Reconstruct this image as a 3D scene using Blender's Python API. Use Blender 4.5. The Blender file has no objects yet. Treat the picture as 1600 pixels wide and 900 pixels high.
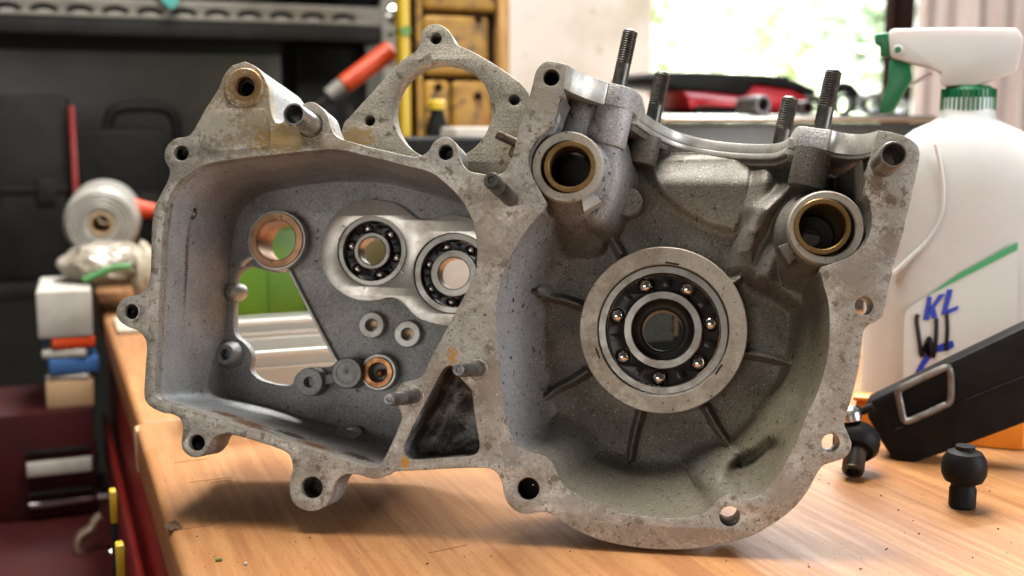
import bpy, bmesh, math, random
import numpy as np
from mathutils import Vector, Matrix
random.seed(7); rng = np.random.default_rng(5)
S = bpy.context.scene
COL = S.collection

# ------------------------------------------------------------------ camera
F = 1800.0; K = 0.0003
PITCH = math.atan((450 - 190) / F)
RT = np.array([1.0, 0, 0]); FW = np.array([0, math.cos(PITCH), -math.sin(PITCH)]); UP = np.array([0, math.sin(PITCH), math.cos(PITCH)])
def ray(x, y):
    x = np.asarray(x, float)[..., None]; y = np.asarray(y, float)[..., None]
    return RT * (x - 800) / F + UP * (450 - y) / F + FW
VPX, VPY = 1070.0, 575.0
NV = ray(VPX, VPY); NVL = np.linalg.norm(NV); N = NV / NVL
D0 = 0.54 * NVL
def M0(x, y, w=0.0):
    r = ray(x, y); z = D0 / (r @ N)
    return r * z[..., None] + np.asarray(w, float)[..., None] * K * N
H = 0.19928735
CAM = np.array([0, 0, H])
cd = bpy.data.cameras.new('camera'); cam = bpy.data.objects.new('camera', cd); COL.objects.link(cam)
cam.location = (0, 0, H); cam.rotation_euler = (math.pi / 2 - PITCH, 0, 0)
cd.sensor_width = 36; cd.lens = 36 * F / 1600; cd.clip_start = 0.02; cd.clip_end = 100
cd.dof.use_dof = True; cd.dof.focus_distance = 0.565; cd.dof.aperture_fstop = cd.lens / 5.6
S.camera = cam

# room axes: A runs into the room along the bench, B runs to the right
_r = ray(63, 190); PHI = math.atan2(-_r[0], _r[1])
A2 = np.array([-math.sin(PHI), math.cos(PHI)]); B2 = np.array([math.cos(PHI), math.sin(PHI)])
def G(x, y, z=0.0):
    """a picture point lying at height z -> room (s, t)"""
    r = ray(x, y); P = CAM + r * ((z - H) / r[2]); return float(P[:2] @ B2), float(P[:2] @ A2), z
def V(x, y, t):
    """a picture point lying on the upright plane t -> room (s, z)"""
    r = ray(x, y); P = CAM + r * (t / (r[:2] @ A2)); return float(P[:2] @ B2), float(P[2])
def room(s, t, z): return np.array([s * B2[0] + t * A2[0], s * B2[1] + t * A2[1], z])

# ------------------------------------------------------------------ world and lamps
W = bpy.data.worlds.new('World'); S.world = W; W.use_nodes = True
W.node_tree.nodes['Background'].inputs[0].default_value = (0.95, 0.97, 1.0, 1)
W.node_tree.nodes['Background'].inputs[1].default_value = 0.07
def area(name, pos, target, sx, sy, power, col):
    l = bpy.data.lights.new(name, 'AREA'); l.shape = 'RECTANGLE'; l.size = sx; l.size_y = sy; l.energy = power; l.color = col
    o = bpy.data.objects.new(name, l); COL.objects.link(o); o.location = pos
    o.rotation_euler = (Vector(target) - Vector(pos)).to_track_quat('-Z', 'Y').to_euler()
    return o
area('window_daylight', room(1.11, 1.57, 0.92), (0.15, 0.55, 0.0), 0.44, 1.0, 14, (0.88, 0.94, 1.0))
area('side_window_daylight', (1.42, -0.10, 0.46), (0.0, 0.56, 0.10), 0.7, 0.6, 24, (0.93, 0.96, 1.0))
area('ceiling_lamp', room(0.24, 0.74, 1.30), (0.05, 0.55, 0.0), 0.9, 0.45, 47, (1.0, 0.945, 0.86))
area('front_fill', (-0.8, -1.2, 0.24), (0.05, 0.6, 0.12), 1.2, 0.7, 11, (1.0, 0.96, 0.90))  # unseen fill from the front, added to brighten the joint face
area('garden_daylight', room(1.6, 2.3, 2.6), room(1.6, 3.8, 0.3), 2.5, 1.2, 1250, (1.0, 1.0, 0.98))
S.view_settings.view_transform = 'Standard'; S.view_settings.look = 'None'
S.view_settings.exposure = 0.0; S.view_settings.gamma = 1.0; S.view_settings.use_curve_mapping = False
S.render.engine = 'CYCLES'; S.cycles.use_denoising = True; S.cycles.max_bounces = 8
S.cycles.sample_clamp_indirect = 4.0; S.cycles.caustics_reflective = False; S.cycles.caustics_refractive = False

# ------------------------------------------------------------------ materials
def mat(name, c1, c2=None, scale=60, lo=0.35, hi=0.65, rough=0.5, r2=None, metal=0.0, bump=0.0, bscale=900, bdist=0.0004,
        specks=None, stains_and_lit=None, stretch=None, coat=0.0, trans=0.0, emit=None, detail=6, spec=0.5, ior=1.45, fine=0.0, sub=None):
    m = bpy.data.materials.new(name); m.use_nodes = True
    nt = m.node_tree; b = nt.nodes['Principled BSDF']; L = nt.links.new
    def node(t, **k):
        n = nt.nodes.new(t)
        for a, v in k.items(): setattr(n, a, v)
        return n
    co = node('ShaderNodeTexCoord').outputs['Object']
    if stretch:
        mp = node('ShaderNodeMapping'); mp.inputs['Scale'].default_value = stretch; L(co, mp.inputs['Vector']); cs = mp.outputs[0]
    else: cs = co
    def noise(vec, sc, det=4, rgh=0.6, dist=0.0):
        n = node('ShaderNodeTexNoise'); n.inputs['Scale'].default_value = sc; n.inputs['Detail'].default_value = det
        n.inputs['Roughness'].default_value = rgh; n.inputs['Distortion'].default_value = dist; L(vec, n.inputs['Vector']); return n
    def remap(fac, a, c):
        n = node('ShaderNodeMapRange'); n.inputs['From Min'].default_value = a; n.inputs['From Max'].default_value = c; L(fac, n.inputs['Value']); return n.outputs[0]
    def mix(fac, x, y):
        n = node('ShaderNodeMix', data_type='RGBA')
        if isinstance(fac, float): n.inputs['Factor'].default_value = fac
        else: L(fac, n.inputs['Factor'])
        for v, i in ((x, 'A'), (y, 'B')):
            s = [k for k in n.inputs if k.name == i and k.type == 'RGBA'][0]
            if isinstance(v, tuple): s.default_value = (*v, 1)
            else: L(v, s)
        return [k for k in n.outputs if k.type == 'RGBA'][0]
    col = c1
    if c2 is not None:
        nz = noise(cs, scale, detail); f = remap(nz.outputs['Fac'], lo, hi); col = mix(f, c1, c2)
        if r2 is not None:
            rr = node('ShaderNodeMapRange'); rr.inputs['To Min'].default_value = rough; rr.inputs['To Max'].default_value = r2
            L(f, rr.inputs['Value']); L(rr.outputs[0], b.inputs['Roughness'])
    def put_stains_and_lit(col, which):
        for (p, rad, cc, dens, nsc, *sf) in which:
            # a stain, or a soft lit area put into the colour, round the point p (object space), rad may be a triple
            rad = (rad,) * 3 if isinstance(rad, (int, float)) else rad
            sb = node('ShaderNodeVectorMath', operation='SUBTRACT'); L(co, sb.inputs[0]); sb.inputs[1].default_value = p
            dv = node('ShaderNodeVectorMath', operation='DIVIDE'); L(sb.outputs[0], dv.inputs[0]); dv.inputs[1].default_value = rad
            ln = node('ShaderNodeVectorMath', operation='LENGTH'); L(dv.outputs[0], ln.inputs[0])
            nz = noise(co, nsc, 5, 0.65)
            ad = node('ShaderNodeMath', operation='MULTIPLY_ADD'); L(nz.outputs['Fac'], ad.inputs[0]); ad.inputs[1].default_value = 0.55 if sf else 3.2; L(ln.outputs['Value'], ad.inputs[2])
            f = remap(ad.outputs[0], *((1.38, 0.62) if sf else (2.55, 2.15))); mu = node('ShaderNodeMath', operation='MULTIPLY'); L(f, mu.inputs[0]); mu.inputs[1].default_value = dens
            col = mix(mu.outputs[0], col, cc)
        return col
    col = put_stains_and_lit(col, [k for k in (stains_and_lit or []) if len(k) > 5])
    if fine:
        nz = noise(co, 900, 3, 0.7); f = remap(nz.outputs['Fac'], 0.38, 0.60)
        hv = node('ShaderNodeMix', data_type='RGBA', blend_type='MULTIPLY'); hv.inputs['Factor'].default_value = fine
        a_ = [k for k in hv.inputs if k.type == 'RGBA']
        if isinstance(col, tuple): a_[0].default_value = (*col, 1)
        else: L(col, a_[0])
        g = node('ShaderNodeCombineColor'); [L(f, g.inputs[i]) for i in range(3)]; L(g.outputs[0], a_[1])
        col = [k for k in hv.outputs if k.type == 'RGBA'][0]
    for (sc, thr, wid, cc) in (specks or []):
        nz = noise(cs, sc, 6 if sc < 130 else 3, 0.68 if sc < 130 else 0.55); f = remap(nz.outputs['Fac'], thr - (0.0 if sc < 130 else 0.025), thr + wid - (0.0 if sc < 130 else 0.025)); col = mix(f, col, cc)
    col = put_stains_and_lit(col, [k for k in (stains_and_lit or []) if len(k) == 5])
    if isinstance(col, tuple): b.inputs['Base Color'].default_value = (*col, 1)
    else: L(col, b.inputs['Base Color'])
    if r2 is None or c2 is None: b.inputs['Roughness'].default_value = rough
    b.inputs['Metallic'].default_value = metal; b.inputs['Specular IOR Level'].default_value = spec; b.inputs['IOR'].default_value = ior
    b.inputs['Coat Weight'].default_value = coat; b.inputs['Coat Roughness'].default_value = 0.12
    b.inputs['Transmission Weight'].default_value = trans
    if sub: b.inputs['Subsurface Weight'].default_value = sub; b.inputs['Subsurface Scale'].default_value = 0.01
    if emit:
        b.inputs['Emission Color'].default_value = (*emit[0], 1); b.inputs['Emission Strength'].default_value = emit[1]
    if bump:
        nz = noise(cs, bscale, 3); bp = node('ShaderNodeBump'); bp.inputs['Strength'].default_value = bump; bp.inputs['Distance'].default_value = bdist
        L(nz.outputs['Fac'], bp.inputs['Height']); L(bp.outputs[0], b.inputs['Normal'])
    return m

# ------------------------------------------------------------------ mesh helpers
def tag(o, label=None, cat=None, group=None, kind=None):
    if label: o['label'] = label
    if cat: o['category'] = cat
    if group: o['group'] = group
    if kind: o['kind'] = kind
    return o
def empty(name, loc=(0, 0, 0), rotz=0.0, label=None, cat=None, group=None):
    o = bpy.data.objects.new(name, None); o.empty_display_size = 0.05; COL.objects.link(o)
    o.location = loc; o.rotation_euler = (0, 0, rotz); return tag(o, label, cat, group)
def link(name, me, m, parent=None, angle=35):
    if m is not None: me.materials.clear(); me.materials.append(m)
    me.polygons.foreach_set('use_smooth', [angle is not None] * len(me.polygons))
    if angle is not None: me.set_sharp_from_angle(angle=math.radians(angle))
    o = bpy.data.objects.new(name, me); COL.objects.link(o)
    if parent is not None: o.parent = parent
    return o
class MB:
    """collects shapes and links them as one mesh object"""
    def __init__(self): self.v = []; self.f = []; self.n = 0
    def add(self, verts, faces):
        verts = np.asarray(verts, float).reshape(-1, 3); self.v.append(verts); n = self.n
        self.f += [tuple(int(i) + n for i in q) for q in faces]; self.n += len(verts); return self
    def grid(self, P, wrap_u=False, wrap_v=False, cap0=False, cap1=False):
        R, C = P.shape[:2]; fs = []
        for i in range(R if wrap_u else R - 1):
            i2 = (i + 1) % R
            for j in range(C if wrap_v else C - 1):
                j2 = (j + 1) % C; fs.append((i * C + j, i * C + j2, i2 * C + j2, i2 * C + j))
        if cap0: fs.append(tuple(range(C))[::-1])
        if cap1: fs.append(tuple((R - 1) * C + k for k in range(C)))
        return self.add(P, fs)
    def box(self, c, s, bev=0.0, rot=None, seg=2):
        bm = bmesh.new(); bmesh.ops.create_cube(bm, size=1.0)
        for v in bm.verts: v.co = Vector((v.co.x * s[0], v.co.y * s[1], v.co.z * s[2]))
        if bev: bmesh.ops.bevel(bm, geom=list(bm.edges), offset=bev, segments=seg, affect='EDGES', profile=0.5)
        bm.verts.index_update(); vs = [(rot @ v.co if rot else v.co) + Vector(c) for v in bm.verts]
        fs = [[v.index for v in f.verts] for f in bm.faces]; bm.free(); return self.add([tuple(v) for v in vs], fs)
    def lathe(self, prof, o=(0, 0, 0), ax=(0, 0, 1), n=32, cap0=False, cap1=False, closed=False):
        ax = np.asarray(ax, float); ax = ax / np.linalg.norm(ax)
        h = np.array([1.0, 0, 0]) if abs(ax[0]) < 0.8 else np.array([0, 1.0, 0])
        e1 = np.cross(ax, h); e1 /= np.linalg.norm(e1); e2 = np.cross(ax, e1)
        t = np.linspace(0, 2 * np.pi, n, endpoint=False)
        rg = np.cos(t)[:, None] * e1 + np.sin(t)[:, None] * e2
        P = np.array([np.asarray(o, float) + r * rg + z * ax for r, z in prof])
        return self.grid(P, wrap_u=closed, wrap_v=True, cap0=cap0, cap1=cap1)
    def cyl(self, p0, p1, r0, r1=None, n=24, bev=0.0):
        p0 = np.asarray(p0, float); p1 = np.asarray(p1, float); L = np.linalg.norm(p1 - p0); r1 = r0 if r1 is None else r1
        pr = [(r0 - bev, 0), (r0, bev), (r1, L - bev), (r1 - bev, L)] if bev else [(r0, 0), (r1, L)]
        return self.lathe(pr, p0, p1 - p0, n, True, True)
    def tube(self, path, r, n=10, closed=False):
        P = np.asarray(path, float); rr = np.broadcast_to(np.asarray(r, float), (len(P),)); T = np.gradient(P, axis=0)
        if closed: T = np.roll(P, -1, 0) - np.roll(P, 1, 0)
        T /= np.linalg.norm(T, axis=1)[:, None] + 1e-12
        u = np.cross(T[0], [0.31, 0.2, 0.93]); u /= np.linalg.norm(u); out = []; t = np.linspace(0, 2 * np.pi, n, endpoint=False)
        for i in range(len(P)):
            u = u - T[i] * (u @ T[i]); u /= np.linalg.norm(u); w = np.cross(T[i], u)
            out.append(P[i] + rr[i] * (np.cos(t)[:, None] * u + np.sin(t)[:, None] * w))
        return self.grid(np.array(out), wrap_u=closed, wrap_v=True, cap0=not closed, cap1=not closed)
    def prism(self, a, b):
        """two matching closed outlines (n,3) -> solid"""
        return self.grid(np.array([a, b]), wrap_v=True, cap0=True, cap1=True)
    def mesh(self, name):
        me = bpy.data.meshes.new(name); me.from_pydata(np.concatenate(self.v).tolist(), [], self.f); me.validate()
        bm = bmesh.new(); bm.from_mesh(me); bmesh.ops.recalc_face_normals(bm, faces=bm.faces[:]); bm.to_mesh(me); bm.free(); return me
    def build(self, name, m, parent=None, angle=35): return link(name, self.mesh(name), m, parent, angle)
def grid_object(name, P, m, parent, wrap_v=True, keep=None, angle=None):
    """fast grid mesh"""
    R, C = P.shape[:2]; i = np.arange(R - 1)[:, None]; j = np.arange(C if wrap_v else C - 1)[None, :]; j2 = (j + 1) % C
    q = np.stack(np.broadcast_arrays(i * C + j, (i + 1) * C + j, (i + 1) * C + j2, i * C + j2), -1).reshape(-1, 4)
    if keep is not None: k = keep.reshape(-1); q = q[k[q].all(1)]
    me = bpy.data.meshes.new(name); me.vertices.add(R * C); me.vertices.foreach_set('co', P.reshape(-1).astype(np.float32))
    me.loops.add(len(q) * 4); me.loops.foreach_set('vertex_index', q.reshape(-1).astype(np.int32))
    me.polygons.add(len(q)); me.polygons.foreach_set('loop_start', (np.arange(len(q)) * 4).astype(np.int32))
    me.update(calc_edges=True); me.validate(); me.materials.append(m)
    me.polygons.foreach_set('use_smooth', [True] * len(me.polygons))
    if angle: me.set_sharp_from_angle(angle=math.radians(angle))
    o = bpy.data.objects.new(name, me); COL.objects.link(o); o.parent = parent; return o
def smooth(pts, n=4, closed=True):
    """Catmull-Rom through the points"""
    P = np.asarray(pts, float); m = len(P); out = []
    for i in range(m if closed else m - 1):
        if closed: p0, p1, p2, p3 = P[i - 1], P[i], P[(i + 1) % m], P[(i + 2) % m]
        else: p0, p1, p2, p3 = P[max(i - 1, 0)], P[i], P[i + 1], P[min(i + 2, m - 1)]
        for k in range(n):
            t = k / n
            out.append(0.5 * ((2 * p1) + (-p0 + p2) * t + (2 * p0 - 5 * p1 + 4 * p2 - p3) * t * t + (-p0 + 3 * p1 - 3 * p2 + p3) * t ** 3))
    if not closed: out.append(P[-1])
    return np.array(out)
def circ(x, y, r, n=40): t = np.linspace(0, 2 * np.pi, n, endpoint=False); return np.stack([x + r * np.cos(t), y + r * np.sin(t)], 1)
def resample(P, n):
    Q = np.vstack([P, P[:1]]); d = np.r_[0, np.cumsum(np.linalg.norm(np.diff(Q, axis=0), axis=1))]
    s = np.linspace(0, d[-1], n, endpoint=False); return np.stack([np.interp(s, d, Q[:, 0]), np.interp(s, d, Q[:, 1])], 1)
def fill_plate(name, loops, z0, z1, bev, m, parent, angle=40):
    """flat outline with holes (metres, loops[0] outside), thickness z0..z1 along local z, bevelled"""
    cu = bpy.data.curves.new(name, 'CURVE'); cu.dimensions = '2D'; cu.fill_mode = 'BOTH'
    for lp in loops:
        sp = cu.splines.new('POLY'); sp.points.add(len(lp) - 1); sp.use_cyclic_u = True
        sp.points.foreach_set('co', np.c_[lp, np.zeros(len(lp)), np.ones(len(lp))].reshape(-1).astype(np.float32))
    T = abs(z1 - z0); cu.bevel_depth = bev; cu.bevel_resolution = 1; cu.offset = -bev; cu.extrude = max(T / 2 - bev, 1e-5)
    tmp = bpy.data.objects.new(name, cu); COL.objects.link(tmp)
    dg = bpy.context.evaluated_depsgraph_get(); me = bpy.data.meshes.new_from_object(tmp.evaluated_get(dg)); bpy.data.objects.remove(tmp)
    me.transform(Matrix.Translation((0, 0, (z0 + z1) / 2))); me.name = name
    bm = bmesh.new(); bm.from_mesh(me); bmesh.ops.remove_doubles(bm, verts=bm.verts[:], dist=1e-6); bm.to_mesh(me); bm.free()
    return link(name, me, m, parent, angle)

# ================================================================== the crankcase half
EZ = -N; EY = np.array([0, 0, 1.0]) - EZ * EZ[2]; EY /= np.linalg.norm(EY); EX = np.cross(EY, EZ)
BASE = M0(1050, 857, 0) + CAM
def L3(x, y, w=0.0):
    """a point of the joint face (photo pixels) and a depth behind it -> case coordinates in metres"""
    return (M0(x, y, w) + CAM - BASE) @ np.array([EX, EY, EZ]).T
def LL(P, w=0.0): P = np.asarray(P, float); return L3(P[:, 0], P[:, 1], w)[:, :2]
def q(x, y, w):
    """what is seen at (x, y) and lies w deep -> its foot on the joint face"""
    r = ray(x, y); z = (D0 + np.asarray(w, float) * K) / (r @ N); f = z / (z - np.asarray(w, float) * K / NVL)
    return VPX + (np.asarray(x, float) - VPX) * f, VPY + (np.asarray(y, float) - VPY) * f
def Q(P, w): P = np.asarray(P, float); return np.stack(q(P[:, 0], P[:, 1], w), 1)
def SCL(x, y): return float(np.linalg.norm(L3(x + 1, y, 0) - L3(x, y, 0)))
def FAC(w): return 1 + w * K / D0
case = empty('crankcase', tuple(BASE), 0, 'cast aluminium engine crankcase half standing on edge on the wooden bench', 'engine part')
case.rotation_euler = Matrix(np.array([EX, EY, EZ]).T.tolist()).to_euler()
def st(x, y, r, c, dens=0.9, nsc=500, w=0, soft=False):
    p = L3(x, y, w); rr = r if isinstance(r, tuple) else (r, r, 60)
    return (tuple(float(k) for k in p), tuple(k * K for k in rr), c, dens, nsc) + ((1,) if soft else ())

ALU = (0.50, 0.48, 0.445)
m_face = mat('machined_face_aluminium', (0.43, 0.40, 0.355), (0.29, 0.262, 0.222), 48, 0.42, 0.62, 0.42, 0.6, metal=0.5, bump=0.3, bscale=900, fine=0.3,
    specks=[(100, 0.51, 0.07, (0.31, 0.28, 0.235)), (260, 0.58, 0.05, (0.24, 0.21, 0.165)), (150, 0.63, 0.05, (0.17, 0.14, 0.105)), (420, 0.655, 0.05, (0.12, 0.10, 0.075)), (800, 0.67, 0.04, (0.50, 0.47, 0.42))],
    stains_and_lit=[st(375, 170, (90, 90, 60), (0.27, 0.215, 0.13), 0.8, 230), st(385, 135, 40, (0.25, 0.125, 0.03), 0.85, 330), st(378, 150, 34, (0.13, 0.075, 0.03), 0.75, 600), st(335, 190, (50, 44, 60), (0.45, 0.41, 0.33), 0.75, 420), st(440, 218, (60, 30, 60), (0.25, 0.155, 0.045), 0.85, 420), st(470, 205, (50, 34, 60), (0.20, 0.145, 0.07), 0.7, 500), st(520, 226, (50, 16, 60), (0.20, 0.16, 0.10), 0.75, 420),
            st(632, 722, (10, 12, 60), (0.44, 0.20, 0.03), 0.95, 600), st(706, 556, (11, 16, 60), (0.36, 0.17, 0.035), 0.95, 700),
            st(1368, 285, (16, 26, 60), (0.13, 0.085, 0.05), 0.9, 600), st(1392, 313, (14, 10, 60), (0.13, 0.09, 0.06), 0.9, 700), st(1392, 385, (26, 34, 60), (0.22, 0.18, 0.15), 0.8, 500),
            st(1325, 425, (30, 30, 60), (0.22, 0.18, 0.15), 0.8, 500), st(1345, 430, (36, 60, 60), (0.25, 0.21, 0.17), 0.7, 400), st(800, 710, (22, 30, 60), (0.23, 0.205, 0.18), 0.85, 500),
            st(900, 790, (45, 26, 60), (0.26, 0.225, 0.19), 0.75, 400), st(1080, 832, (70, 20, 60), (0.25, 0.21, 0.175), 0.75, 400), st(760, 360, (40, 70, 60), (0.24, 0.20, 0.155), 0.7, 350), st(770, 600, (34, 60, 60), (0.25, 0.21, 0.165), 0.75, 400),
            st(690, 600, (40, 60, 60), (0.24, 0.20, 0.155), 0.65, 420), st(1225, 760, (40, 40, 60), (0.26, 0.215, 0.175), 0.7, 400), st(850, 140, (30, 60, 60), (0.28, 0.24, 0.17), 0.6, 400)])
m_cast = mat('cast_aluminium', (0.44, 0.437, 0.43), (0.33, 0.322, 0.31), 40, 0.4, 0.68, 0.5, 0.62, metal=0.4, bump=0.9, bscale=950, bdist=0.0005, fine=0.34,
    specks=[(300, 0.668, 0.05, (0.13, 0.11, 0.088)), (700, 0.69, 0.04, (0.14, 0.125, 0.11)), (900, 0.69, 0.04, (0.55, 0.54, 0.52))],
    stains_and_lit=[st(252, 405, (34, 100, 9), (0.10, 0.062, 0.035), 0.85, 900, 100), st(262, 632, (40, 18, 16), (0.055, 0.034, 0.017), 0.95, 650, 12), st(375, 664, (44, 16, 34), (0.15, 0.06, 0.014), 0.95, 650, 52), st(402, 673, (56, 14, 16), (0.055, 0.034, 0.017), 0.95, 650, 22), st(480, 699, (44, 15, 26), (0.15, 0.06, 0.014), 0.95, 650, 44), st(508, 706, (34, 11, 12), (0.055, 0.034, 0.017), 0.95, 650, 16), st(588, 729, (26, 16, 14), (0.15, 0.06, 0.014), 0.95, 650, 8), st(432, 683, (40, 15, 26), (0.055, 0.034, 0.017), 0.95, 650, 76), st(330, 650, (40, 15, 30), (0.15, 0.06, 0.014), 0.95, 650, 70), st(540, 718, (44, 14, 30), (0.055, 0.034, 0.017), 0.95, 650, 70)])
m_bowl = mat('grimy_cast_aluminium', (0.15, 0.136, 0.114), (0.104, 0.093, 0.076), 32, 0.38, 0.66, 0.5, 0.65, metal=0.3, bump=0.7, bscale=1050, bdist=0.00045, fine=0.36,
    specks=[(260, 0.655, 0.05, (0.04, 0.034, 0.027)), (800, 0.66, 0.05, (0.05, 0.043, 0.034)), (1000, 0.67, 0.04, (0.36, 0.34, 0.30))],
    stains_and_lit=[st(1215, 690, (110, 110, 400), (0.185, 0.163, 0.105), 0.9, 260, 60, True), st(1000, 790, (210, 60, 300), (0.165, 0.148, 0.105), 0.9, 260, 30, True), st(1270, 560, (50, 150, 400), (0.165, 0.148, 0.10), 0.85, 260, 60, True),  # soft ones: light on the walls and thinner grime, both put into colour
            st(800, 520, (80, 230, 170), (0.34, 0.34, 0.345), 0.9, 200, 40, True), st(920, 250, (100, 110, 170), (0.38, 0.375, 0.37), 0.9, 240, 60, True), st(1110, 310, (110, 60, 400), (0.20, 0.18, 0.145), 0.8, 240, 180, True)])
m_boss = mat('bearing_boss_aluminium', (0.44, 0.40, 0.335), (0.35, 0.31, 0.25), 70, 0.42, 0.64, 0.45, 0.6, metal=0.5, bump=0.2, bscale=1600, fine=0.2,
    specks=[(420, 0.68, 0.05, (0.13, 0.10, 0.065))], stains_and_lit=[st(930, 600, (70, 110, 300), (0.24, 0.18, 0.115), 0.6, 300), st(925, 430, (50, 90, 300), (0.27, 0.21, 0.14), 0.45, 300)])
m_bright = mat('bright_machined_aluminium', (0.54, 0.525, 0.49), (0.38, 0.36, 0.32), 40, 0.42, 0.68, 0.42, 0.55, metal=0.65, bump=0.25, bscale=600, stretch=(1, 1, 5), fine=0.12, specks=[(350, 0.69, 0.05, (0.2, 0.17, 0.13))])
m_shiny = mat('polished_aluminium_plate', (0.50, 0.47, 0.43), (0.34, 0.30, 0.25), 60, 0.42, 0.66, 0.3, 0.45, metal=0.75, bump=0.1, bscale=900, fine=0.1, specks=[(500, 0.71, 0.04, (0.2, 0.16, 0.11))])
m_steel = mat('bearing_steel', (0.30, 0.285, 0.262), (0.20, 0.178, 0.15), 90, 0.4, 0.65, 0.28, 0.4, metal=0.9, bump=0.05)
m_ball = mat('polished_ball_steel', (0.62, 0.58, 0.52), rough=0.12, metal=1.0)
m_oily = mat('oily_black_steel', (0.010, 0.009, 0.008), (0.022, 0.019, 0.016), 200, rough=0.28, spec=0.3)
m_stud = mat('black_oxide_steel', (0.055, 0.052, 0.05), (0.095, 0.085, 0.07), 160, 0.4, 0.65, 0.33, 0.5, metal=0.75)
m_pin = mat('worn_steel_stud', (0.17, 0.165, 0.16), (0.09, 0.085, 0.08), 200, 0.4, 0.62, 0.32, 0.5, metal=0.85)
m_dowel = mat('steel_dowel', (0.52, 0.51, 0.50), (0.36, 0.33, 0.29), 120, 0.42, 0.68, 0.22, 0.4, metal=0.95)
m_bronze = mat('bronze', (0.42, 0.24, 0.135), (0.30, 0.16, 0.085), 110, 0.4, 0.66, 0.35, 0.5, metal=0.7)
m_oldbronze = mat('oily_bronze', (0.26, 0.16, 0.06), (0.15, 0.085, 0.03), 140, 0.38, 0.64, 0.33, 0.5, metal=0.85)
m_copper = mat('copper', (0.42, 0.195, 0.085), (0.28, 0.115, 0.045), 150, 0.4, 0.65, 0.35, 0.5, metal=0.75)
m_rusty = mat('rusty_brown_steel', (0.12, 0.085, 0.062), (0.06, 0.042, 0.032), 300, rough=0.45, metal=0.5)
m_plug = mat('dark_grey_plug', (0.15, 0.145, 0.14), (0.10, 0.097, 0.092), 220, rough=0.4, metal=0.6)
m_void = mat('near_black_bore', (0.012, 0.010, 0.008), (0.026, 0.021, 0.016), 120, rough=0.5, spec=0.25)  # near-black lining for bores, gaps and stake slots
m_pocket = mat('oily_pocket_aluminium', (0.075, 0.07, 0.062), (0.27, 0.265, 0.255), 130, 0.44, 0.60, 0.5, 0.62, metal=0.3, bump=0.8, bscale=700, fine=0.5, specks=[(200, 0.64, 0.06, (0.035, 0.022, 0.014))])
m_rear = mat('weathered_cast_aluminium', (0.42, 0.385, 0.31), (0.27, 0.24, 0.185), 60, 0.4, 0.66, 0.5, 0.65, metal=0.4, bump=0.6, bscale=900, fine=0.45,
    specks=[(180, 0.64, 0.06, (0.13, 0.105, 0.07)), (600, 0.69, 0.05, (0.08, 0.06, 0.045))], stains_and_lit=[st(520, 195, (50, 26, 200), (0.30, 0.19, 0.07), 0.85, 420, 110), st(800, 215, (40, 40, 200), (0.30, 0.20, 0.08), 0.7, 420, 110)])

HOLES = [(382, 135, 15.5), (283, 239, 11.5), (205, 487, 11.5), (307, 692, 12.5), (487, 762, 17), (825, 764, 17.5), (1140, 807, 16), (1298, 692, 14), (1350, 478, 14.5), (696, 238, 12), (861, 121, 13)]
OUT = [(382,96),(362,102),(350,117),(340,140),(320,172),(300,207),(288,214),(275,216),(264,224),(257,237),(258,252),(265,265),(262,282),(250,305),(241,325),(237,355),(236,390),(235,425),
 (232,440),(227,452),(217,460),(197,465),(186,473),(181,487),(186,501),(200,511),(215,516),(225,527),(229,542),(227,575),(225,612),(227,626),(237,637),(255,645),(268,647),(280,653),(285,665),(285,678),(283,692),(287,705),(299,714),(313,713),(324,702),(331,687),(342,680),(362,679),
 (412,693),(444,705),(454,715),(457,730),(454,747),(452,764),(456,782),(468,794),(487,799),(507,792),(517,776),(522,759),(530,747),(543,741),(560,742),(577,747),(590,748),(603,744),(618,737),(652,735),(710,732),(745,731),(764,732),(776,739),(784,752),(787,770),(794,787),(805,798),(821,803),
 (838,801),(852,800),(868,808),(895,826),(930,841),(962,850),(1008,857),(1048,859),(1089,857),(1129,850),(1175,837),(1212,816),(1241,793),(1262,767),(1275,743),(1286,728),(1302,722),(1318,716),(1328,705),(1330,692),(1324,675),(1319,663),(1324,645),(1335,605),(1342,575),(1346,545),(1349,520),(1356,509),(1370,501),(1379,494),(1383,480),(1388,457),(1397,415),(1410,370),(1422,320),(1432,275),(1437,248),(1436,232),(1428,221),(1412,212),(1391,206)]
TOPR = [(1372,203.5),(1366,222),(1361,247),(1352,284)]                       # straight machined edge of the right column
RREC = [(1352,300),(1360,322),(1362,345),(1357,370),(1346,386),(1329,400),(1300,412),(1284,417)]
BOWL = [(1281,424),(1287,447),(1294,472),(1296,497),(1296,520),(1294,550),(1287,582),(1280,605),(1271,627),(1262,645),(1253,669),(1241,697),(1227,724),(1213,748),(1197,766),(1179,777),(1161,779),(1148,774),(1134,774),(1120,783),(1109,796),(1095,804),(1071,809),(1048,810),(1019,808),(979,803),(956,797),(930,786),(907,775),(887,764),(876,752),(869,736),(862,722),(849,712),(829,707),(814,700),(801,686),(794,668),(789,648),(784,605),(780,570),(777,532),(775,502),(777,470),(782,442),(790,418),(800,396),(813,374),(828,353),(847,331)]
LREC = [(853,316),(842,296),(832,278),(826,258),(827,240),(836,222),(850,207),(864,196)]
TOPL = [(866,187),(873,163),(880,140),(886,101)]
COLL = [(872,97),(857,95),(846,100),(837,112),(830,140),(817,183),(810,205),(804,231),(797,254),(787,269),(770,274),(750,271),(738,269),(730,265),(722,256),(717,245),(715,231),(710,221),(699,214),(687,216),(677,223),(670,235),(661,242),(650,245),(630,242),(605,236),(575,229),(550,222),(535,218),(522,209),(516,195),(510,178),(500,166),(487,159),(473,163),(460,172),(449,184),(440,191),(431,191),(425,180),(421,160),(419,138),(413,121),(401,105)]
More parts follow.
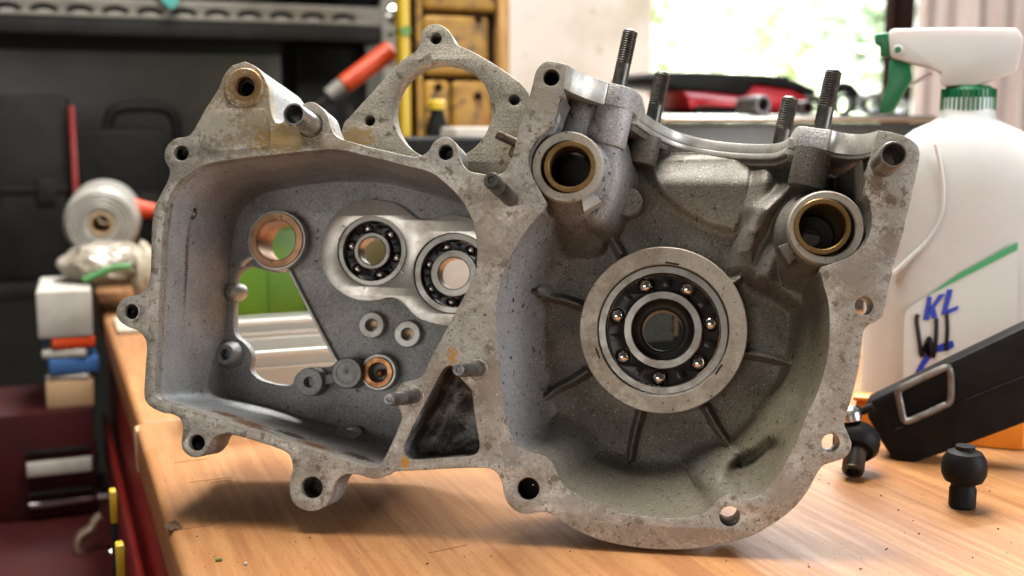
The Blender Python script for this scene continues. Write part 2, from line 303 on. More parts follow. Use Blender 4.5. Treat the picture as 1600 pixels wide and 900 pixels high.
LCAV = [(251,425),(253,375),(256,350),(261,320),(270,297),(285,280),(302,267),(320,257),(350,251),(387,246),(425,242),(462,238),(500,234.5),(520,234),(540,235.5),(562,241),(600,250),(637,260),(662,266),(677,272),(692,283),(710,300),(725,319),(735,338),(741,357),(745,380),(745,402),(742,425),(733,447),(720,472),(700,510),(680,547),(667,573),(659,588),(646,594),(632,597),(622,605),(618,618),(621,633),(626,645),(627,655),(622,669),(612,692),(601,715),(594,725),(585,729),(574,728),(560,725),(537,717),(508,708),(479,699),(450,690),(418,679),(374,665),(340,654),(310,645),(275,634),(258,629),(247,622),(242,611),(242,582),(245,540),(247,495)]
TRI = [(706,572),(698,573),(690,582),(667,624),(650,657),(634,690),(631,700),(633,710),(641,717),(652,718),(690,716),(730,713),(742,710),(748,703),(749,692),(745,669),(741,645),(739,625),(736,610),(728,600),(720,592),(712,583)]
outer = np.vstack([smooth(OUT[1:] , 4, False), np.array(TOPR), smooth(RREC, 3, False), smooth(BOWL, 4, False), smooth(LREC, 3, False), np.array(TOPL), smooth(COLL + [OUT[0]], 4, False)[:-1], [OUT[0]]])
loops = [LL(outer), LL(smooth(LCAV, 4)), LL(smooth(TRI, 4))] + [LL(circ(*h)) for h in HOLES]
TH = 26
fill_plate('joint_flange', loops, 0, -TH * K, 0.00045, m_face, case)

def lug(name, pts, hole, w0, w1, m, bev=0.0006):
    lp = [LL(smooth(pts, 4))] + ([LL(circ(*hole))] if hole else [])
    return fill_plate(name, lp, -w0 * K, -w1 * K, bev, m, case)
def disc_lug(name, hx, hy, r, hr, w1, tail=None, w0=TH + 1):
    pts = circ(hx, hy, r, 20) if tail is None else tail
    return lug(name, pts, (hx, hy, hr), w0, w1, m_cast)
# screw lugs carried on behind the flange
lug('mount_ear', [(382,97),(363,103),(351,117),(341,140),(321,172),(301,208),(310,236),(360,244),(430,238),(437,196),(430,190),(424,180),(420,160),(418,138),(412,121),(400,105)], HOLES[0], TH + 1, 215, m_cast)
disc_lug('screw_lug', 283, 240, 24, 11.5, 90)
disc_lug('screw_lug', 206, 487, 23, 11.5, 80)
disc_lug('screw_lug', 307, 691, 21, 12.5, 85, [(284,662),(283,692),(288,705),(300,714),(313,712),(324,701),(331,686),(340,676),(342,660),(310,645)])
disc_lug('screw_lug', 487, 763, 33, 17, 85, [(457,726),(453,747),(452,764),(457,782),(469,794),(487,798),(506,791),(516,776),(521,759),(529,747),(540,738),(520,715),(470,704)])
disc_lug('screw_lug', 824, 766, 33, 17.5, 60)
disc_lug('screw_lug', 1140, 803, 27, 16, 95)
disc_lug('screw_lug', 1299, 692, 27, 14, 70)
disc_lug('screw_lug', 1351, 476, 26, 14.5, 75)
disc_lug('screw_lug', 697, 238, 20, 12, 85, [(717,250),(715,231),(709,221),(699,215),(687,217),(678,224),(671,236),(668,252),(690,272),(712,268)])
lug('dowel_lug', [(534,219),(522,210),(515,195),(509,178),(499,167),(487,160),(473,164),(461,173),(450,185),(446,215),(480,232),(520,228)], None, TH + 1, 70, m_cast)
lug('left_column', [(885,103),(872,98),(857,96),(847,101),(838,112),(831,140),(818,183),(812,215),(826,235),(838,220),(866,190),(873,163),(880,140)], HOLES[10], TH + 1, 150, m_cast)
lug('right_column', [(1373,206),(1391,207),(1411,213),(1427,222),(1435,233),(1436,248),(1431,275),(1421,320),(1409,370),(1360,372),(1363,345),(1361,322),(1353,300),(1353,284),(1362,247)], None, TH + 1, 120, m_cast)

for hx, hy, hr, dp in ((382, 135, 15.5, 120), (283, 239, 11.5, 60), (205, 487, 11.5, 50), (307, 692, 12.5, 58), (487, 762, 17, 62), (825, 764, 17.5, 55), (697, 238, 12, 50), (861, 121, 13, 90)):
    o_ = L3(hx, hy, 0); k_ = SCL(hx, hy); mv_ = m_void if hx not in (487, 697) else m_pocket
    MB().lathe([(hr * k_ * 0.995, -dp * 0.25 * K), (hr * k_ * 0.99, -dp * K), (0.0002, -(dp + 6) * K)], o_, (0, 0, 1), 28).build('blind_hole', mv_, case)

fill_plate('gusset_panel', [LL(smooth([(340, 172), (404, 169), (417, 176), (421, 200), (420, 226), (404, 232), (350, 236), (318, 232), (314, 222), (326, 196)], 4))], 2.2 * K, -0.5 * K, 0.0003, m_face, case)

# ---- gearbox chamber: wall from the rim down to the floor, round in plan
GC = (490.0, 480.0)
def polar(P, c, th):
    P = np.asarray(P, float); a = np.arctan2(P[:, 1] - c[1], P[:, 0] - c[0]); r = np.hypot(P[:, 0] - c[0], P[:, 1] - c[1]); o = np.argsort(a); a = a[o]; r = r[o]
    return np.interp(th, np.r_[a[-1] - 2 * np.pi, a, a[0] + 2 * np.pi], np.r_[r[-1], r, r[0]])
th = np.linspace(-np.pi, np.pi, 1000, endpoint=False)
WF = 280.0
lc = smooth(LCAV, 6)
r_rim = polar(lc, GC, th)
FLO = [(364,400),(371,357),(388,324),(420,304),(455,296),(500,288),(540,286),(587,290),(625,296),(662,306),(700,318),(742,337)]
FLO2 = [(625,668),(590,672),(545,664),(500,654),(450,640),(400,627),(372,619),(360,608),(357,590),(358,540),(360,480),(362,440)]
fr = Q([(775,370),(778,400),(766,445),(735,510),(700,575),(670,625),(648,655)], WF)
floor_pts = np.vstack([Q(FLO, WF), fr, Q(FLO2, WF)])
r_flo = polar(smooth(floor_pts, 6), GC, th)
k5 = np.hanning(13); k5 /= k5.sum()
r_flo = np.convolve(np.r_[r_flo[-6:], r_flo, r_flo[:6]], k5, 'valid')
r_flo = np.minimum(r_flo, r_rim - 2)
nr = 60; rings = []
for i in range(nr):
    f = i / (nr - 1) * np.pi / 2; p = 3.4
    h = 1 - max(math.cos(f), 0) ** (2 / p); k = math.sin(f) ** (2 / p)
    rr = r_rim + (r_flo - r_rim) * h; w = 1.5 + (WF - 1.5) * k
    rings.append(L3(GC[0] + rr * np.cos(th), GC[1] + rr * np.sin(th), w))
grid_object('chamber_wall', np.array(rings), m_cast, case)
rings = []
for i in range(24):
    f = i / 23 * np.pi / 2; h = 1 - max(math.cos(f), 0) ** (2 / 3.4); k = math.sin(f) ** (2 / 3.4)
    rr = (r_rim + 11) + (r_flo + 14 - r_rim - 11) * h; rings.append(L3(GC[0] + rr * np.cos(th), GC[1] + rr * np.sin(th), TH - 1 + (WF + 24 - TH) * k))
grid_object('chamber_shell', np.array(rings), m_cast, case)
WIN = [(370,429),(380,420),(393,416),(406,420),(427,425),(444,423),(452,423),(468,455),(484,487),(500,518),(513,541),(524,562),(522,570),(511,573),(487,573),(473,577),(461,588),(456,601),(435,601),(409,594),(395,584),(391,575),(394,560),(391,548),(382,536),(371,527),(366,516),(365,490),(366,452)]
B1 = (581.3, 392.0); B2C = (709.0, 427.0); BU = (432.0, 375.5)
fl = np.stack([GC[0] + (r_flo + 12) * np.cos(th), GC[1] + (r_flo + 12) * np.sin(th)], 1)
def oc(x, y, r, w, n=40): P = circ(x, y, r, n); return LL(Q(P, w))
WB = 285
win_loop = LL(smooth(Q(WIN, WF), 4))
fill_plate('chamber_floor', [LL(fl[::2]), win_loop, oc(*B1, 52, WF), oc(*B2C, 61, WF), oc(*BU, 42, WF), oc(580, 508, 9, WF), oc(636, 522, 9, WF), oc(482.5,597,7,WF)], -(WF - 1) * K, -(WF + 24) * K, 0.0004, m_cast, case)
FIG8 = [(502,400),(505,420),(515,440),(530,455),(550,466),(570,470),(590,469),(607,465),(620,467),(632,476),(645,490),(660,500),(685,507),(710,510),(740,505),(770,490),(790,460),(797,430),(790,395),(770,360),(745,344),(715,336),(700,336),(685,339),(665,343),(650,340),(637,330),(620,319),(600,314),(580,312),(555,316),(535,325),(518,342),(507,362),(503,380)]
W8 = 264
fill_plate('bearing_plate', [LL(smooth(Q(FIG8, W8), 4)), oc(*B1, 54, W8, 64), oc(*B2C, 63, W8, 64)], -W8 * K, -(WF) * K, 0.0003, m_shiny, case)
def lathe_w(name, cx, cy, w, prof, m, n=48, closed=False, cap0=False, cap1=False, parent=None):
    """turned part seen at (cx, cy) and w deep; profile of (radius, depth) with the radius as seen in the photo"""
    fx, fy = q(cx, cy, w); s = SCL(fx, fy) * FAC(w); o = L3(fx, fy, 0)
    mb = MB().lathe([(r * s, -d * K) for r, d in prof], o, (0, 0, 1), n, cap0, cap1, closed)
    return mb.build(name, m, parent or case, 32)
def bearing(cx, cy, w, ro, ri1, ri0, rb, pitch, nb, ph, br):
    """ro outer, ri1 inside of outer ring, ri0 outside of inner ring, rb bore"""
    D = 42
    o = lathe_w('ball_bearing', cx, cy, w, [(ro, w + 2), (ro - 1.2, w), (ri1 + 1, w), (ri1, w + 2), (ri1, w + 12), (ri1 + 2.5, w + 20), (ri1, w + 28), (ri1, w + D), (ro, w + D)], m_steel, 72, True)
    lathe_w('inner_ring', cx, cy, w, [(ri0, w + 2), (ri0 - 1.2, w), (rb + 1.5, w), (rb, w + 2), (rb, w + D), (ri0, w + D), (ri0, w + 28), (ri0 - 2.5, w + 20), (ri0, w + 12)], m_steel, 64, True, parent=o)
    fx, fy = q(cx, cy, w); s = SCL(fx, fy) * FAC(w); c = L3(fx, fy, 0); mid = (ri1 + ri0) / 2
    lp = [circ(0, 0, ri1 - 1.6, 64) * s + c[:2], circ(0, 0, ri0 + 1.6, 64) * s + c[:2]]
    bal = MB(); bal.lathe([(br * s * math.sin(a), -br * s * math.cos(a)) for a in np.linspace(0.02, np.pi - 0.02, 14)], (0, 0, 0), (0, 0, 1), 24); bme = None
    riv = []
    for k in range(nb):
        a = math.radians(ph) + 2 * np.pi * k / nb; p = c[:2] + np.array([math.cos(a), -math.sin(a)]) * mid * s
        lp.append(circ(0, 0, br * 0.93, 20) * s + p)
        if bme is None: bme = bal.mesh('ball')
        b = link('ball', bme, m_ball, o, 80); b.location = (p[0], p[1], -(w + 20) * K)
        a2 = a + np.pi / nb; riv.append((c[:2] + np.array([math.cos(a2), -math.sin(a2)]) * mid * s, a2))
    fill_plate('cage', lp, -(w + 12) * K, -(w + 16) * K, 0.0001, m_oily, o)
    for p, a in riv:
        rb_ = MB().box((p[0], p[1], -(w + 11) * K), ((ri1 - ri0) * 0.52 * s, br * 0.8 * s, 3 * K), 0.0002, Matrix.Rotation(-a, 3, 'Z'))
        rb_.lathe([(2.6 * s, -(w + 10) * K), (2.2 * s, -(w + 7) * K), (0.5 * s, -(w + 6) * K)], (p[0], p[1], 0), (0, 0, 1), 12, cap1=True)
        rb_.build('cage_rivet', m_oily, o)
    lathe_w('shield', cx, cy, w, [(ri1 - 0.4, w + 32), (ri0 + 0.4, w + 32)], m_void, 48, parent=o)
    return o
bearing(*B1, W8 + 5, 53.2, 44.5, 28, 20.5, 35.5, 6, 13, 8.6)
bearing(*B2C, W8 + 5, 61.5, 51, 36, 24, 42, 7, 96, 8.2)
for a in (-140, 35, 102):   # punch marks that stake the bearing in
    ca, sa = math.cos(math.radians(a)), math.sin(math.radians(a)); fx, fy = q(B1[0] + 57.5 * ca, B1[1] + 57.5 * sa * 1.0, W8); c = L3(fx, fy, W8)
    MB().box((c[0], c[1], c[2] + 0.0002), (0.0024, 0.0013, 0.0006), 0.0002, Matrix.Rotation(-math.radians(a), 3, 'Z')).build('stake_mark', m_bright, case)
# bronze bush in its boss, with the two slots
lathe_w('bush_boss', *BU, WB - 35, [(44, WF), (44.5, WB - 33), (43.5, WB - 35), (41.2, WB - 35), (41, WF + 20)], m_bright, 56)
lathe_w('bronze_bush', *BU, WB - 36, [(41, WF + 25), (41, WB - 38), (40, WB - 39), (31, WB - 39), (29.5, WB - 37), (29.5, WB + 45), (41, WB + 45)], m_bronze, 56)
for (px, py, rz) in ((438, 340.5, 8), (422.5, 410, 8)):
    fx, fy = q(px, py, WB - 40); c = L3(fx, fy, WB - 40)
    MB().box(tuple(c), (0.0016, 0.0032, 0.0008), 0.0003, Matrix.Rotation(math.radians(-rz), 3, 'Z')).build('slot_key', m_bronze, case)
def web(name, pts, wid, w0, w1, m):
    P = Q(smooth(pts, 4, False), w0); T = np.gradient(P, axis=0); T /= np.linalg.norm(T, axis=1)[:, None]; nn = np.stack([-T[:, 1], T[:, 0]], 1) * np.asarray(wid) / 2
    return fill_plate(name, [LL(np.vstack([P + nn, (P - nn)[::-1]]))], -w0 * K, -w1 * K, 0.0006, m, case)
web('chamber_rib', [(451, 421), (470, 459), (490, 498), (508, 532), (526, 566)], 5.5, 268, 284, m_bright)
web('chamber_rib', [(374, 414), (383, 406), (394, 401)], 8, 262, 284, m_bright)
web('chamber_rib', [(482, 597), (510, 593), (530, 588), (545, 583), (575, 590)], 17, 252, 284, m_cast)
for (x, y, r, h, deep) in ((580, 508, 20, 9, 60), (636, 522, 20.5, 9, 60)):
    lathe_w('screw_boss', x, y, 258, [(r, WF + 2), (r, 260), (r - 1.5, 258), (h + 1, 258), (h, 260), (h, WF + deep)], m_bright, 40)
lathe_w('screw_boss', 482.5, 597, 236, [(21, WF + 2), (21, 238), (19.5, 236), (8.5, 236), (7.8, 238), (7.5, 262), (0.5, 268)], m_cast, 40)
lathe_w('blanking_plug', 541.5, 583, 224, [(23.5, WF), (23.5, 226), (22, 224), (16, 224), (15.5, 225), (3, 226), (0.3, 225)], m_plug, 44)
lathe_w('bush_boss', 591, 581.5, 250, [(28, WF + 2), (28, 252), (26.5, 250), (22, 250), (22, WF)], m_bright, 48)
cb = lathe_w('copper_bush', 590, 582, 246, [(23.4, 262), (23.4, 248), (22, 246), (15.5, 246), (14.3, 248), (14, WF + 10), (0.3, WF + 10)], m_copper, 48)
fx, fy = q(594, 583, 262); c = L3(fx, fy, 262)
MB().lathe([(0.0024 * math.sin(a), -0.0024 * math.cos(a)) for a in np.linspace(0.03, np.pi - 0.03, 12)], tuple(c), (0, 0, 1), 20).build('detent_ball', m_copper, case)
lathe_w('screw_boss', 351, 554, 250, [(27, 292), (21, 278), (16, 256), (14.5, 251), (13, 250), (8.3, 250), (7.8, 252), (7.5, 276), (0.3, 280)], m_cast, 36)
lathe_w('screw_boss', 362, 455, 262, [(1, 258), (9, 262), (13, 272), (13.5, 300)], m_bright, 30)
# threaded drain hole through the left wall, torn drain seat in the bottom wall
ia = int(np.argmin(np.abs(th - math.atan2(345 - GC[1], 268 - GC[0]))))
p = L3(*q(301, 333, 100), 100); pr_ = L3(GC[0], GC[1], 100); ax = np.array([1.0, -0.15, 0.35]); ax /= np.linalg.norm(ax)
mbp = MB()
mbp.lathe([(0.0042 - 0.0004 * (k % 2), -0.004 + 0.0006 * k) for k in range(8)] + [(0.0024, 0.0006), (0.0003, -0.0002)], p - ax * 0.0008, ax, 24)
mbp.build('threaded_plug', m_stud, case)
p = L3(*q(545, 674, 238), 238); ax = np.array([0.1, 1.0, 0.55])
MB().lathe([(0.0078, -0.0035), (0.0070, -0.0004), (0.0056, 0.0001), (0.0044, -0.0004), (0.0038, -0.0016), (0.0002, -0.0016)], p, ax, 28).build('drain_seat', m_bright, case)

# ---- oily triangular pocket
tc = np.mean(TRI, axis=0); tp = resample(smooth(TRI, 6), 160); rings = []
for i in range(26):
    f = i / 25; h = f ** 1.0
    if f < 0.5: k = f / 0.5; P = tp + (tc - tp) * 0.04 * k; w = 1.5 + 70 * k
    else:
        k = (f - 0.5) / 0.5; P = tp + (tc - tp) * (0.04 + 0.955 * k); w = 71.5 + 22 * np.sin(np.minimum(k * 3, 1) * np.pi / 2)
        d = (P[:, 0] - 690) * 0.85 + (P[:, 1] - 640) * 0.52; w = w - 15 * np.exp(-(d / 16) ** 2) * min(k * 4, 1) + 3 * np.sin(P[:, 0] * 0.13) * np.sin(P[:, 1] * 0.11) * min(k * 4, 1)
    rings.append(L3(P[:, 0], P[:, 1], w))
grid_object('oily_pocket', np.array(rings), m_pocket, case)

# ---- crank chamber: a bowl between the rim and the main bearing boss, with ribs and passages raised from its floor
CX, CY = [float(v) for v in q(1035.5, 515.5, 165)]
A0 = np.array([886.0, 101.0]); E1 = np.array([486.0, 102.5]); E1 /= np.linalg.norm(E1); N2 = np.array([E1[1], -E1[0]])
top_a = A0 - N2 * 50 + E1 * 4; top_b = A0 - N2 * 50 + E1 * 482
LB = [(840,305),(831,285),(826,258),(828,238),(837,221),(851,205),(866,187),(870,172),tuple(top_a)]
RB = [tuple(top_b),(1352,284),(1354,305),(1361,325),(1362,345),(1357,370),(1346,386),(1329,400),(1300,412)]
bw = smooth(BOWL, 5, False)
dom = np.vstack([bw, LB, np.linspace(top_a, top_b, 60)[1:-1], RB])
NT = 1100; th2 = np.linspace(-np.pi, np.pi, NT, endpoint=False)
r_dom = polar(dom, (CX, CY), th2)
rim_xy = np.stack([CX + r_dom * np.cos(th2), CY + r_dom * np.sin(th2)], 1)
dg2 = np.degrees(th2)
a_l = math.degrees(math.atan2(top_a[1] - CY, top_a[0] - CX)); a_r = math.degrees(math.atan2(top_b[1] - CY, top_b[0] - CX))
is_top = (dg2 > a_l + 0.2) & (dg2 < a_r - 0.2)
NR = 210; tt = np.linspace(0, 1, NR) ** 1.25
RIN = 104 * FAC(165)
rr = r_dom[None, :] + (RIN - r_dom[None, :]) * tt[:, None]
X = CX + rr * np.cos(th2); Y = CY + rr * np.sin(th2)
rim_pts = rim_xy[~is_top].astype(np.float32); rim_L = np.interp(dg2[~is_top], [-180, -140, -131, -112, -42, -22, -10, 0, 30, 50, 80, 110, 135, 160, 180], [64, 60, 24, 24, 26, 24, 45, 52, 62, 92, 84, 74, 66, 60, 64])
D = np.empty(X.size, np.float32); LD = np.empty(X.size, np.float32); pts = np.stack([X.ravel(), Y.ravel()], 1).astype(np.float32)
for i in range(0, len(pts), 8000):
    d2 = ((pts[i:i + 8000, None, :] - rim_pts[None]) ** 2).sum(-1); k = d2.argmin(1); D[i:i + 8000] = np.sqrt(d2[np.arange(len(k)), k]); LD[i:i + 8000] = rim_L[k]
D = D.reshape(X.shape); LD = LD.reshape(X.shape)
def sstep(x): x = np.clip(x, 0, 1); return x * x * (3 - 2 * x)
def smin(a, b, k): h = np.clip(0.5 + 0.5 * (b - a) / k, 0, 1); return b * (1 - h) + a * h - k * h * (1 - h)
def dline(P):
    P = np.asarray(P, float); best = np.full(X.shape, 1e9)
    for a, b in zip(P[:-1], P[1:]):
        d = b - a; u = np.clip(((X - a[0]) * d[0] + (Y - a[1]) * d[1]) / (d @ d), 0, 1); best = np.minimum(best, np.hypot(X - a[0] - u * d[0], Y - a[1] - u * d[1]))
    return best
def inside(P):
    P = np.asarray(P, float); r = np.zeros(X.shape, bool)
    for (x1, y1), (x2, y2) in zip(P, np.roll(P, -1, 0)):
        if y1 != y2: r ^= ((y1 > Y) != (y2 > Y)) & (X < (x2 - x1) * (Y - y1) / (y2 - y1) + x1)
    return r
def sdist(P): d = dline(list(P) + [P[0]]); return np.where(inside(P), -d, d)
nz = sum(np.sin(X * fx + Y * fy + ph) for fx, fy, ph in [(0.031, 0.017, 1), (-0.022, 0.035, 2), (0.055, -0.043, 4), (0.012, 0.061, .5)]) * 0.9
FLW = 205 + 35 * sstep((262 - Y) / 60) + nz
Wd = np.minimum(D / LD, 1); wall = FLW * (1 - (1 - Wd) ** 2.3)
Wz = wall
# step that runs round inside the wall near the bottom
ring_r = np.hypot(X - CX, Y - CY)
lim = sstep((Y - 560) / 80); stepw = 150 + 60 * sstep((268 - ring_r) / 16)
Wz = Wz * (1 - 0.55 * lim) + np.minimum(Wz, np.maximum(stepw, 0)) * 0.55 * lim
# dark hollow with a soft ridge above it, lower right
def bump(P, w, amp, wid): 
    d = dline(Q(smooth(P, 4, False), w)); return amp * np.exp(-(d / wid) ** 2)
Wz = Wz - bump([(1100, 748), (1135, 728), (1175, 702), (1208, 672), (1235, 636)], 110, 26, 20) * sstep(D / 30)
Wz = Wz + bump([(1150, 738), (1180, 722), (1205, 702)], 110, 44, 15) * sstep(D / 16)
# passages, upper right and upper left
P = Q([(1238,258),(1208,300),(1184,326),(1164,358),(1154,392),(1158,426),(1174,446),(1200,458),(1246,490),(1310,480),(1310,258)], 165)
s = sdist(P); Wz = smin(Wz, 158 + 60 * sstep((s + 22) / 34) + (s > 13) * 200 + nz, 12)
up = sstep((470 - Y) / 60) * sstep((X - 1130) / 30)
Wz = Wz - up * (bump([(1232, 290), (1206, 318), (1178, 348), (1160, 384), (1155, 410)], 140, 20, 15) + bump([(1262, 330), (1230, 370), (1208, 405), (1196, 440)], 120, 26, 20) + bump([(1206, 250), (1196, 290), (1186, 320)], 140, 34, 24))
Wz = Wz + up * bump([(1240, 320), (1212, 352), (1190, 385), (1178, 425)], 140, 9, 9)
P = Q([(1004,240),(1030,300),(1062,328),(1106,352),(1150,364),(1160,345),(1172,300),(1180,235)], 190); s = sdist(P); Wz = smin(Wz, FLW - 13 + 13 * sstep((s + 8) / 16) + (s > 8) * 30, 6)
d = dline(Q(smooth([(938, 205), (948, 240), (950, 275), (943, 308), (932, 332)], 4, False), 90)); Wz = smin(Wz, 74 + np.where(d < 25, 25 - np.sqrt(np.maximum(25 ** 2 - d ** 2, 0)), 25 + (d - 25) * 7), 18)
# ribs
for rb in ([(970, 396), (957, 374), (947, 356), (938, 336)], [(908, 477), (880, 468), (858, 463), (836, 452)], [(918, 580), (888, 598), (868, 608), (848, 624)], [(1001, 642), (993, 672), (987, 700), (984, 720)],
           [(1104, 638), (1118, 664), (1132, 686), (1146, 704)], [(1163, 552), (1190, 556), (1222, 564), (1256, 572)], [(1136, 442), (1146, 441), (1156, 434)]):
    d = dline(Q(smooth(rb, 4, False), 172)); Wz = smin(Wz, 172 + np.maximum(ring_r - 150, 0) * 0.12 + np.maximum(d - 1.2, 0) ** 1.2 * 2.7, 12)
d = np.hypot(*(np.stack([X, Y]) - np.array(q(840, 452, 140))[:, None, None])); Wz = smin(Wz, 140 + d * 3, 14)
# the two shaft bosses pass through the bowl
bx1 = q(886, 260, 20); bx2 = q(1291, 356, 24)
k1 = np.hypot(X - bx1[0], Y - bx1[1]); k2 = np.hypot(X - bx2[0], Y - bx2[1])
Wz = smin(Wz, 36 + np.maximum(k1 - 56, 0) * (6 - 3.7 * sstep((((bx1[0] - X) * 0.6 + (Y - bx1[1]) * 0.8) / (k1 + 1) + 0.1) / 0.7)), 12); Wz = smin(Wz, 42 + np.maximum(k2 - 60, 0) * (6 - 3.0 * sstep((((X - bx2[0]) * 0.35 + (Y - bx2[1]) * 0.94) / (k2 + 1) + 0.1) / 0.7)), 12)
Wz = np.where(k1 < 50, np.maximum(Wz, 150), Wz)
Wz = np.maximum(Wz, 1.0)
Wz[0] = np.where(is_top, Wz[0], 1.0)
keep = (k1 > 49) & (k2 > 50)
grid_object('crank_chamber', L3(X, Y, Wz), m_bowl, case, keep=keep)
sh = []; Lall = np.interp(dg2, [-180, -140, -131, -112, -42, -22, -10, 0, 30, 50, 80, 110, 135, 160, 180], [64, 60, 24, 24, 26, 24, 45, 52, 62, 92, 84, 74, 66, 60, 64])
for i in range(16):
    w_ = TH + (218 - TH) * i / 15; r_ = r_dom + 9 - Lall * (1 - (1 - min(w_ / 220, 1)) ** (1 / 2.3)); sh.append(L3(CX + r_ * np.cos(th2), CY + r_ * np.sin(th2), w_ - 1))
r_ = np.minimum(r_, 150); sh.append(L3(CX + r_ * np.cos(th2), CY + r_ * np.sin(th2), 262))
kp = np.broadcast_to(~((dg2 > a_l - 3) & (dg2 < a_r + 3)), (17, NT))
grid_object('chamber_shell', np.array(sh)[:, ::4], m_cast, case, keep=kp[:, ::4])

lathe_w('bearing_boss', 1035.5, 515.5, 165, [(132, 215), (131.8, 168), (130, 165), (104.5, 165), (103.2, 167), (103, 172), (103, 260), (120, 260)], m_boss, 128)
bearing(1035.5, 515.5, 172, 101.6, 89.5, 61.5, 48.5, 74, 7, -61, 13.2)
lathe_w('bore_sleeve', 1035.0, 515.8, 176, [(48, 178), (47, 186), (43, 192), (40, 194), (36, 194), (33, 197), (32, 200), (32, 270), (48, 270), (48.2, 200)], m_oldbronze if False else m_void, 56, True)
for (x, y, a, wd) in ((1050, 411.5, 8, 7.5), (1123, 577, -58, 6.5), (934, 552, 68, 6)):
    fx, fy = q(x, y, 165); c = L3(fx, fy, 165); MB().box(tuple(c), (wd * 3.2 * K, 3.2 * K, 0.0004), 0.0002, Matrix.Rotation(math.radians(-a), 3, 'Z')).build('stake_mark', m_void, case)

# shaft bosses with bronze bushes
lathe_w('shaft_boss', 886, 260.5, 22, [(56, 50), (56.5, 26), (54, 22), (42, 22), (41, 24), (41, 150), (50, 150)], m_boss, 64)
lathe_w('bronze_bush', 890, 260, 18, [(40.8, 150), (40.8, 20), (39.5, 18), (33.5, 18), (32, 20), (32, 140), (40.8, 150)], m_oldbronze, 64)
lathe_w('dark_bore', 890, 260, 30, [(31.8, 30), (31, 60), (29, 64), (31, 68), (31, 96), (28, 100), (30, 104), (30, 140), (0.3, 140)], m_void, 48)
lathe_w('shaft_boss', 1291, 356, 26, [(60, 56), (61, 32), (58, 26), (48, 26), (46, 28), (46, 190), (60, 190)], m_boss, 64)
lathe_w('bronze_bush', 1285, 353.5, 20, [(45.3, 160), (45.3, 22), (44, 20), (38.5, 20), (36.8, 22), (36.8, 150), (45.3, 160)], m_oldbronze, 64)
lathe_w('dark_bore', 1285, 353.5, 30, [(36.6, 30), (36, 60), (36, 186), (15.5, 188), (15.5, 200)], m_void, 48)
def block(name, pts, w0, w1, m): return fill_plate(name, [LL(Q(pts, w0))], -w0 * K, -w1 * K, 0.0005, m, case)
block('cut_rib', [(908, 308), (925, 299), (940, 315), (912, 331)], 24, 66, m_bright)
block('cut_rib', [(1216, 385), (1240, 376), (1246, 400), (1233, 414)], 52, 110, m_bowl)
lathe_w('core_plug', 980.5, 315, 150, [(23, 212), (23, 153), (21.5, 150), (0.3, 150)], m_bowl, 40)

# ---- cylinder deck along the top of the crank chamber
def dq(x, y, d2):
    p = np.array([x, y], float); vp = np.array([VPX, VPY]); f = (d2 - (vp - A0) @ N2) / ((p - vp) @ N2); Fp = vp + (p - vp) * f
    return float((Fp - A0) @ E1), float((f - 1) * D0 / K)
def D3(e, w, d2): e = np.asarray(e, float); xy = A0 + e[..., None] * E1 + d2 * N2; return L3(xy[..., 0], xy[..., 1], w)
def deck_prism(name, pts, da, db, m, bev=0.0006):
    P = np.asarray(pts, float); mb = MB().prism(D3(P[:, 0], P[:, 1], da), D3(P[:, 0], P[:, 1], db)); me = mb.mesh(name)
    bm = bmesh.new(); bm.from_mesh(me); bmesh.ops.bevel(bm, geom=[e for e in bm.edges if len(e.link_faces) == 2 and e.calc_face_angle() > 0.7], offset=bev, segments=2, affect='EDGES', profile=0.5, clamp_overlap=True)
    bm.to_mesh(me); bm.free(); return link(name, me, m, case, 35)
def front(obs, d2): return [dq(x, y, d2) for x, y in obs]
def through(obs, d2): return smooth(front(obs, d2), 5, False)
fa = through([(886, 101), (895, 107), (905, 112), (925, 121), (951, 129.5)], 0)
deck_prism('deck_scallop', list(fa) + [(fa[-1][0], 262), (2, 262)], 0, -36, m_bright)
fb = through([(951, 129.5), (972, 134), (988, 140), (998, 146), (1004, 152)], 0)
deck_prism('deck_tab', list(fb) + [(fb[-1][0] + 2, 225), (fb[0][0] + 0.5, 225)], 0.8, -35, m_cast, 0.0009)
fc = through([(1236, 211), (1240, 203), (1248, 197), (1270, 199.5), (1300, 203)], 0)
deck_prism('deck_tab', list(fc) + [(fc[-1][0] - 0.5, 225), (fc[0][0] - 2, 225)], 0.8, -35, m_cast, 0.0009)
fd = through([(1300, 203), (1312, 206.5), (1335, 209.5), (1357, 208), (1372, 203.5)], 0)
deck_prism('deck_scallop', list(fd) + [(488, 262), (fd[0][0], 262)], 0, -34, m_bright)
deck_prism('scallop_shade_slab', [(fd[i][0], fd[i][1] + 1.5) for i in range(len(fd))] + [(487, 258), (fd[0][0] + 1, 258)], -34.6, -41, m_bowl)  # dark slab added in place of shade below the right scallop
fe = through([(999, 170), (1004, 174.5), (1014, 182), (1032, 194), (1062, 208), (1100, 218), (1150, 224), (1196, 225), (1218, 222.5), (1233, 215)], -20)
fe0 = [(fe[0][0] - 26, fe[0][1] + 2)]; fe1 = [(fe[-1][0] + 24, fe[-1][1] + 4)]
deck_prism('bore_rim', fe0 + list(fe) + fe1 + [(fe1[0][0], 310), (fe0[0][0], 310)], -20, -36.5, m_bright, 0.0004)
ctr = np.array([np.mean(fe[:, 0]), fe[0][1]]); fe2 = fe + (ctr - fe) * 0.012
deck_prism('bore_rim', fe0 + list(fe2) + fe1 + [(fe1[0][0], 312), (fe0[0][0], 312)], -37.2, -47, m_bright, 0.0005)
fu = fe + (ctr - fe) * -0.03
deck_prism('deck_underside', fe0 + list(fu) + fe1 + [(fe1[0][0], 300), (fe0[0][0], 300)], -46, -58, m_bowl, 0.0005)
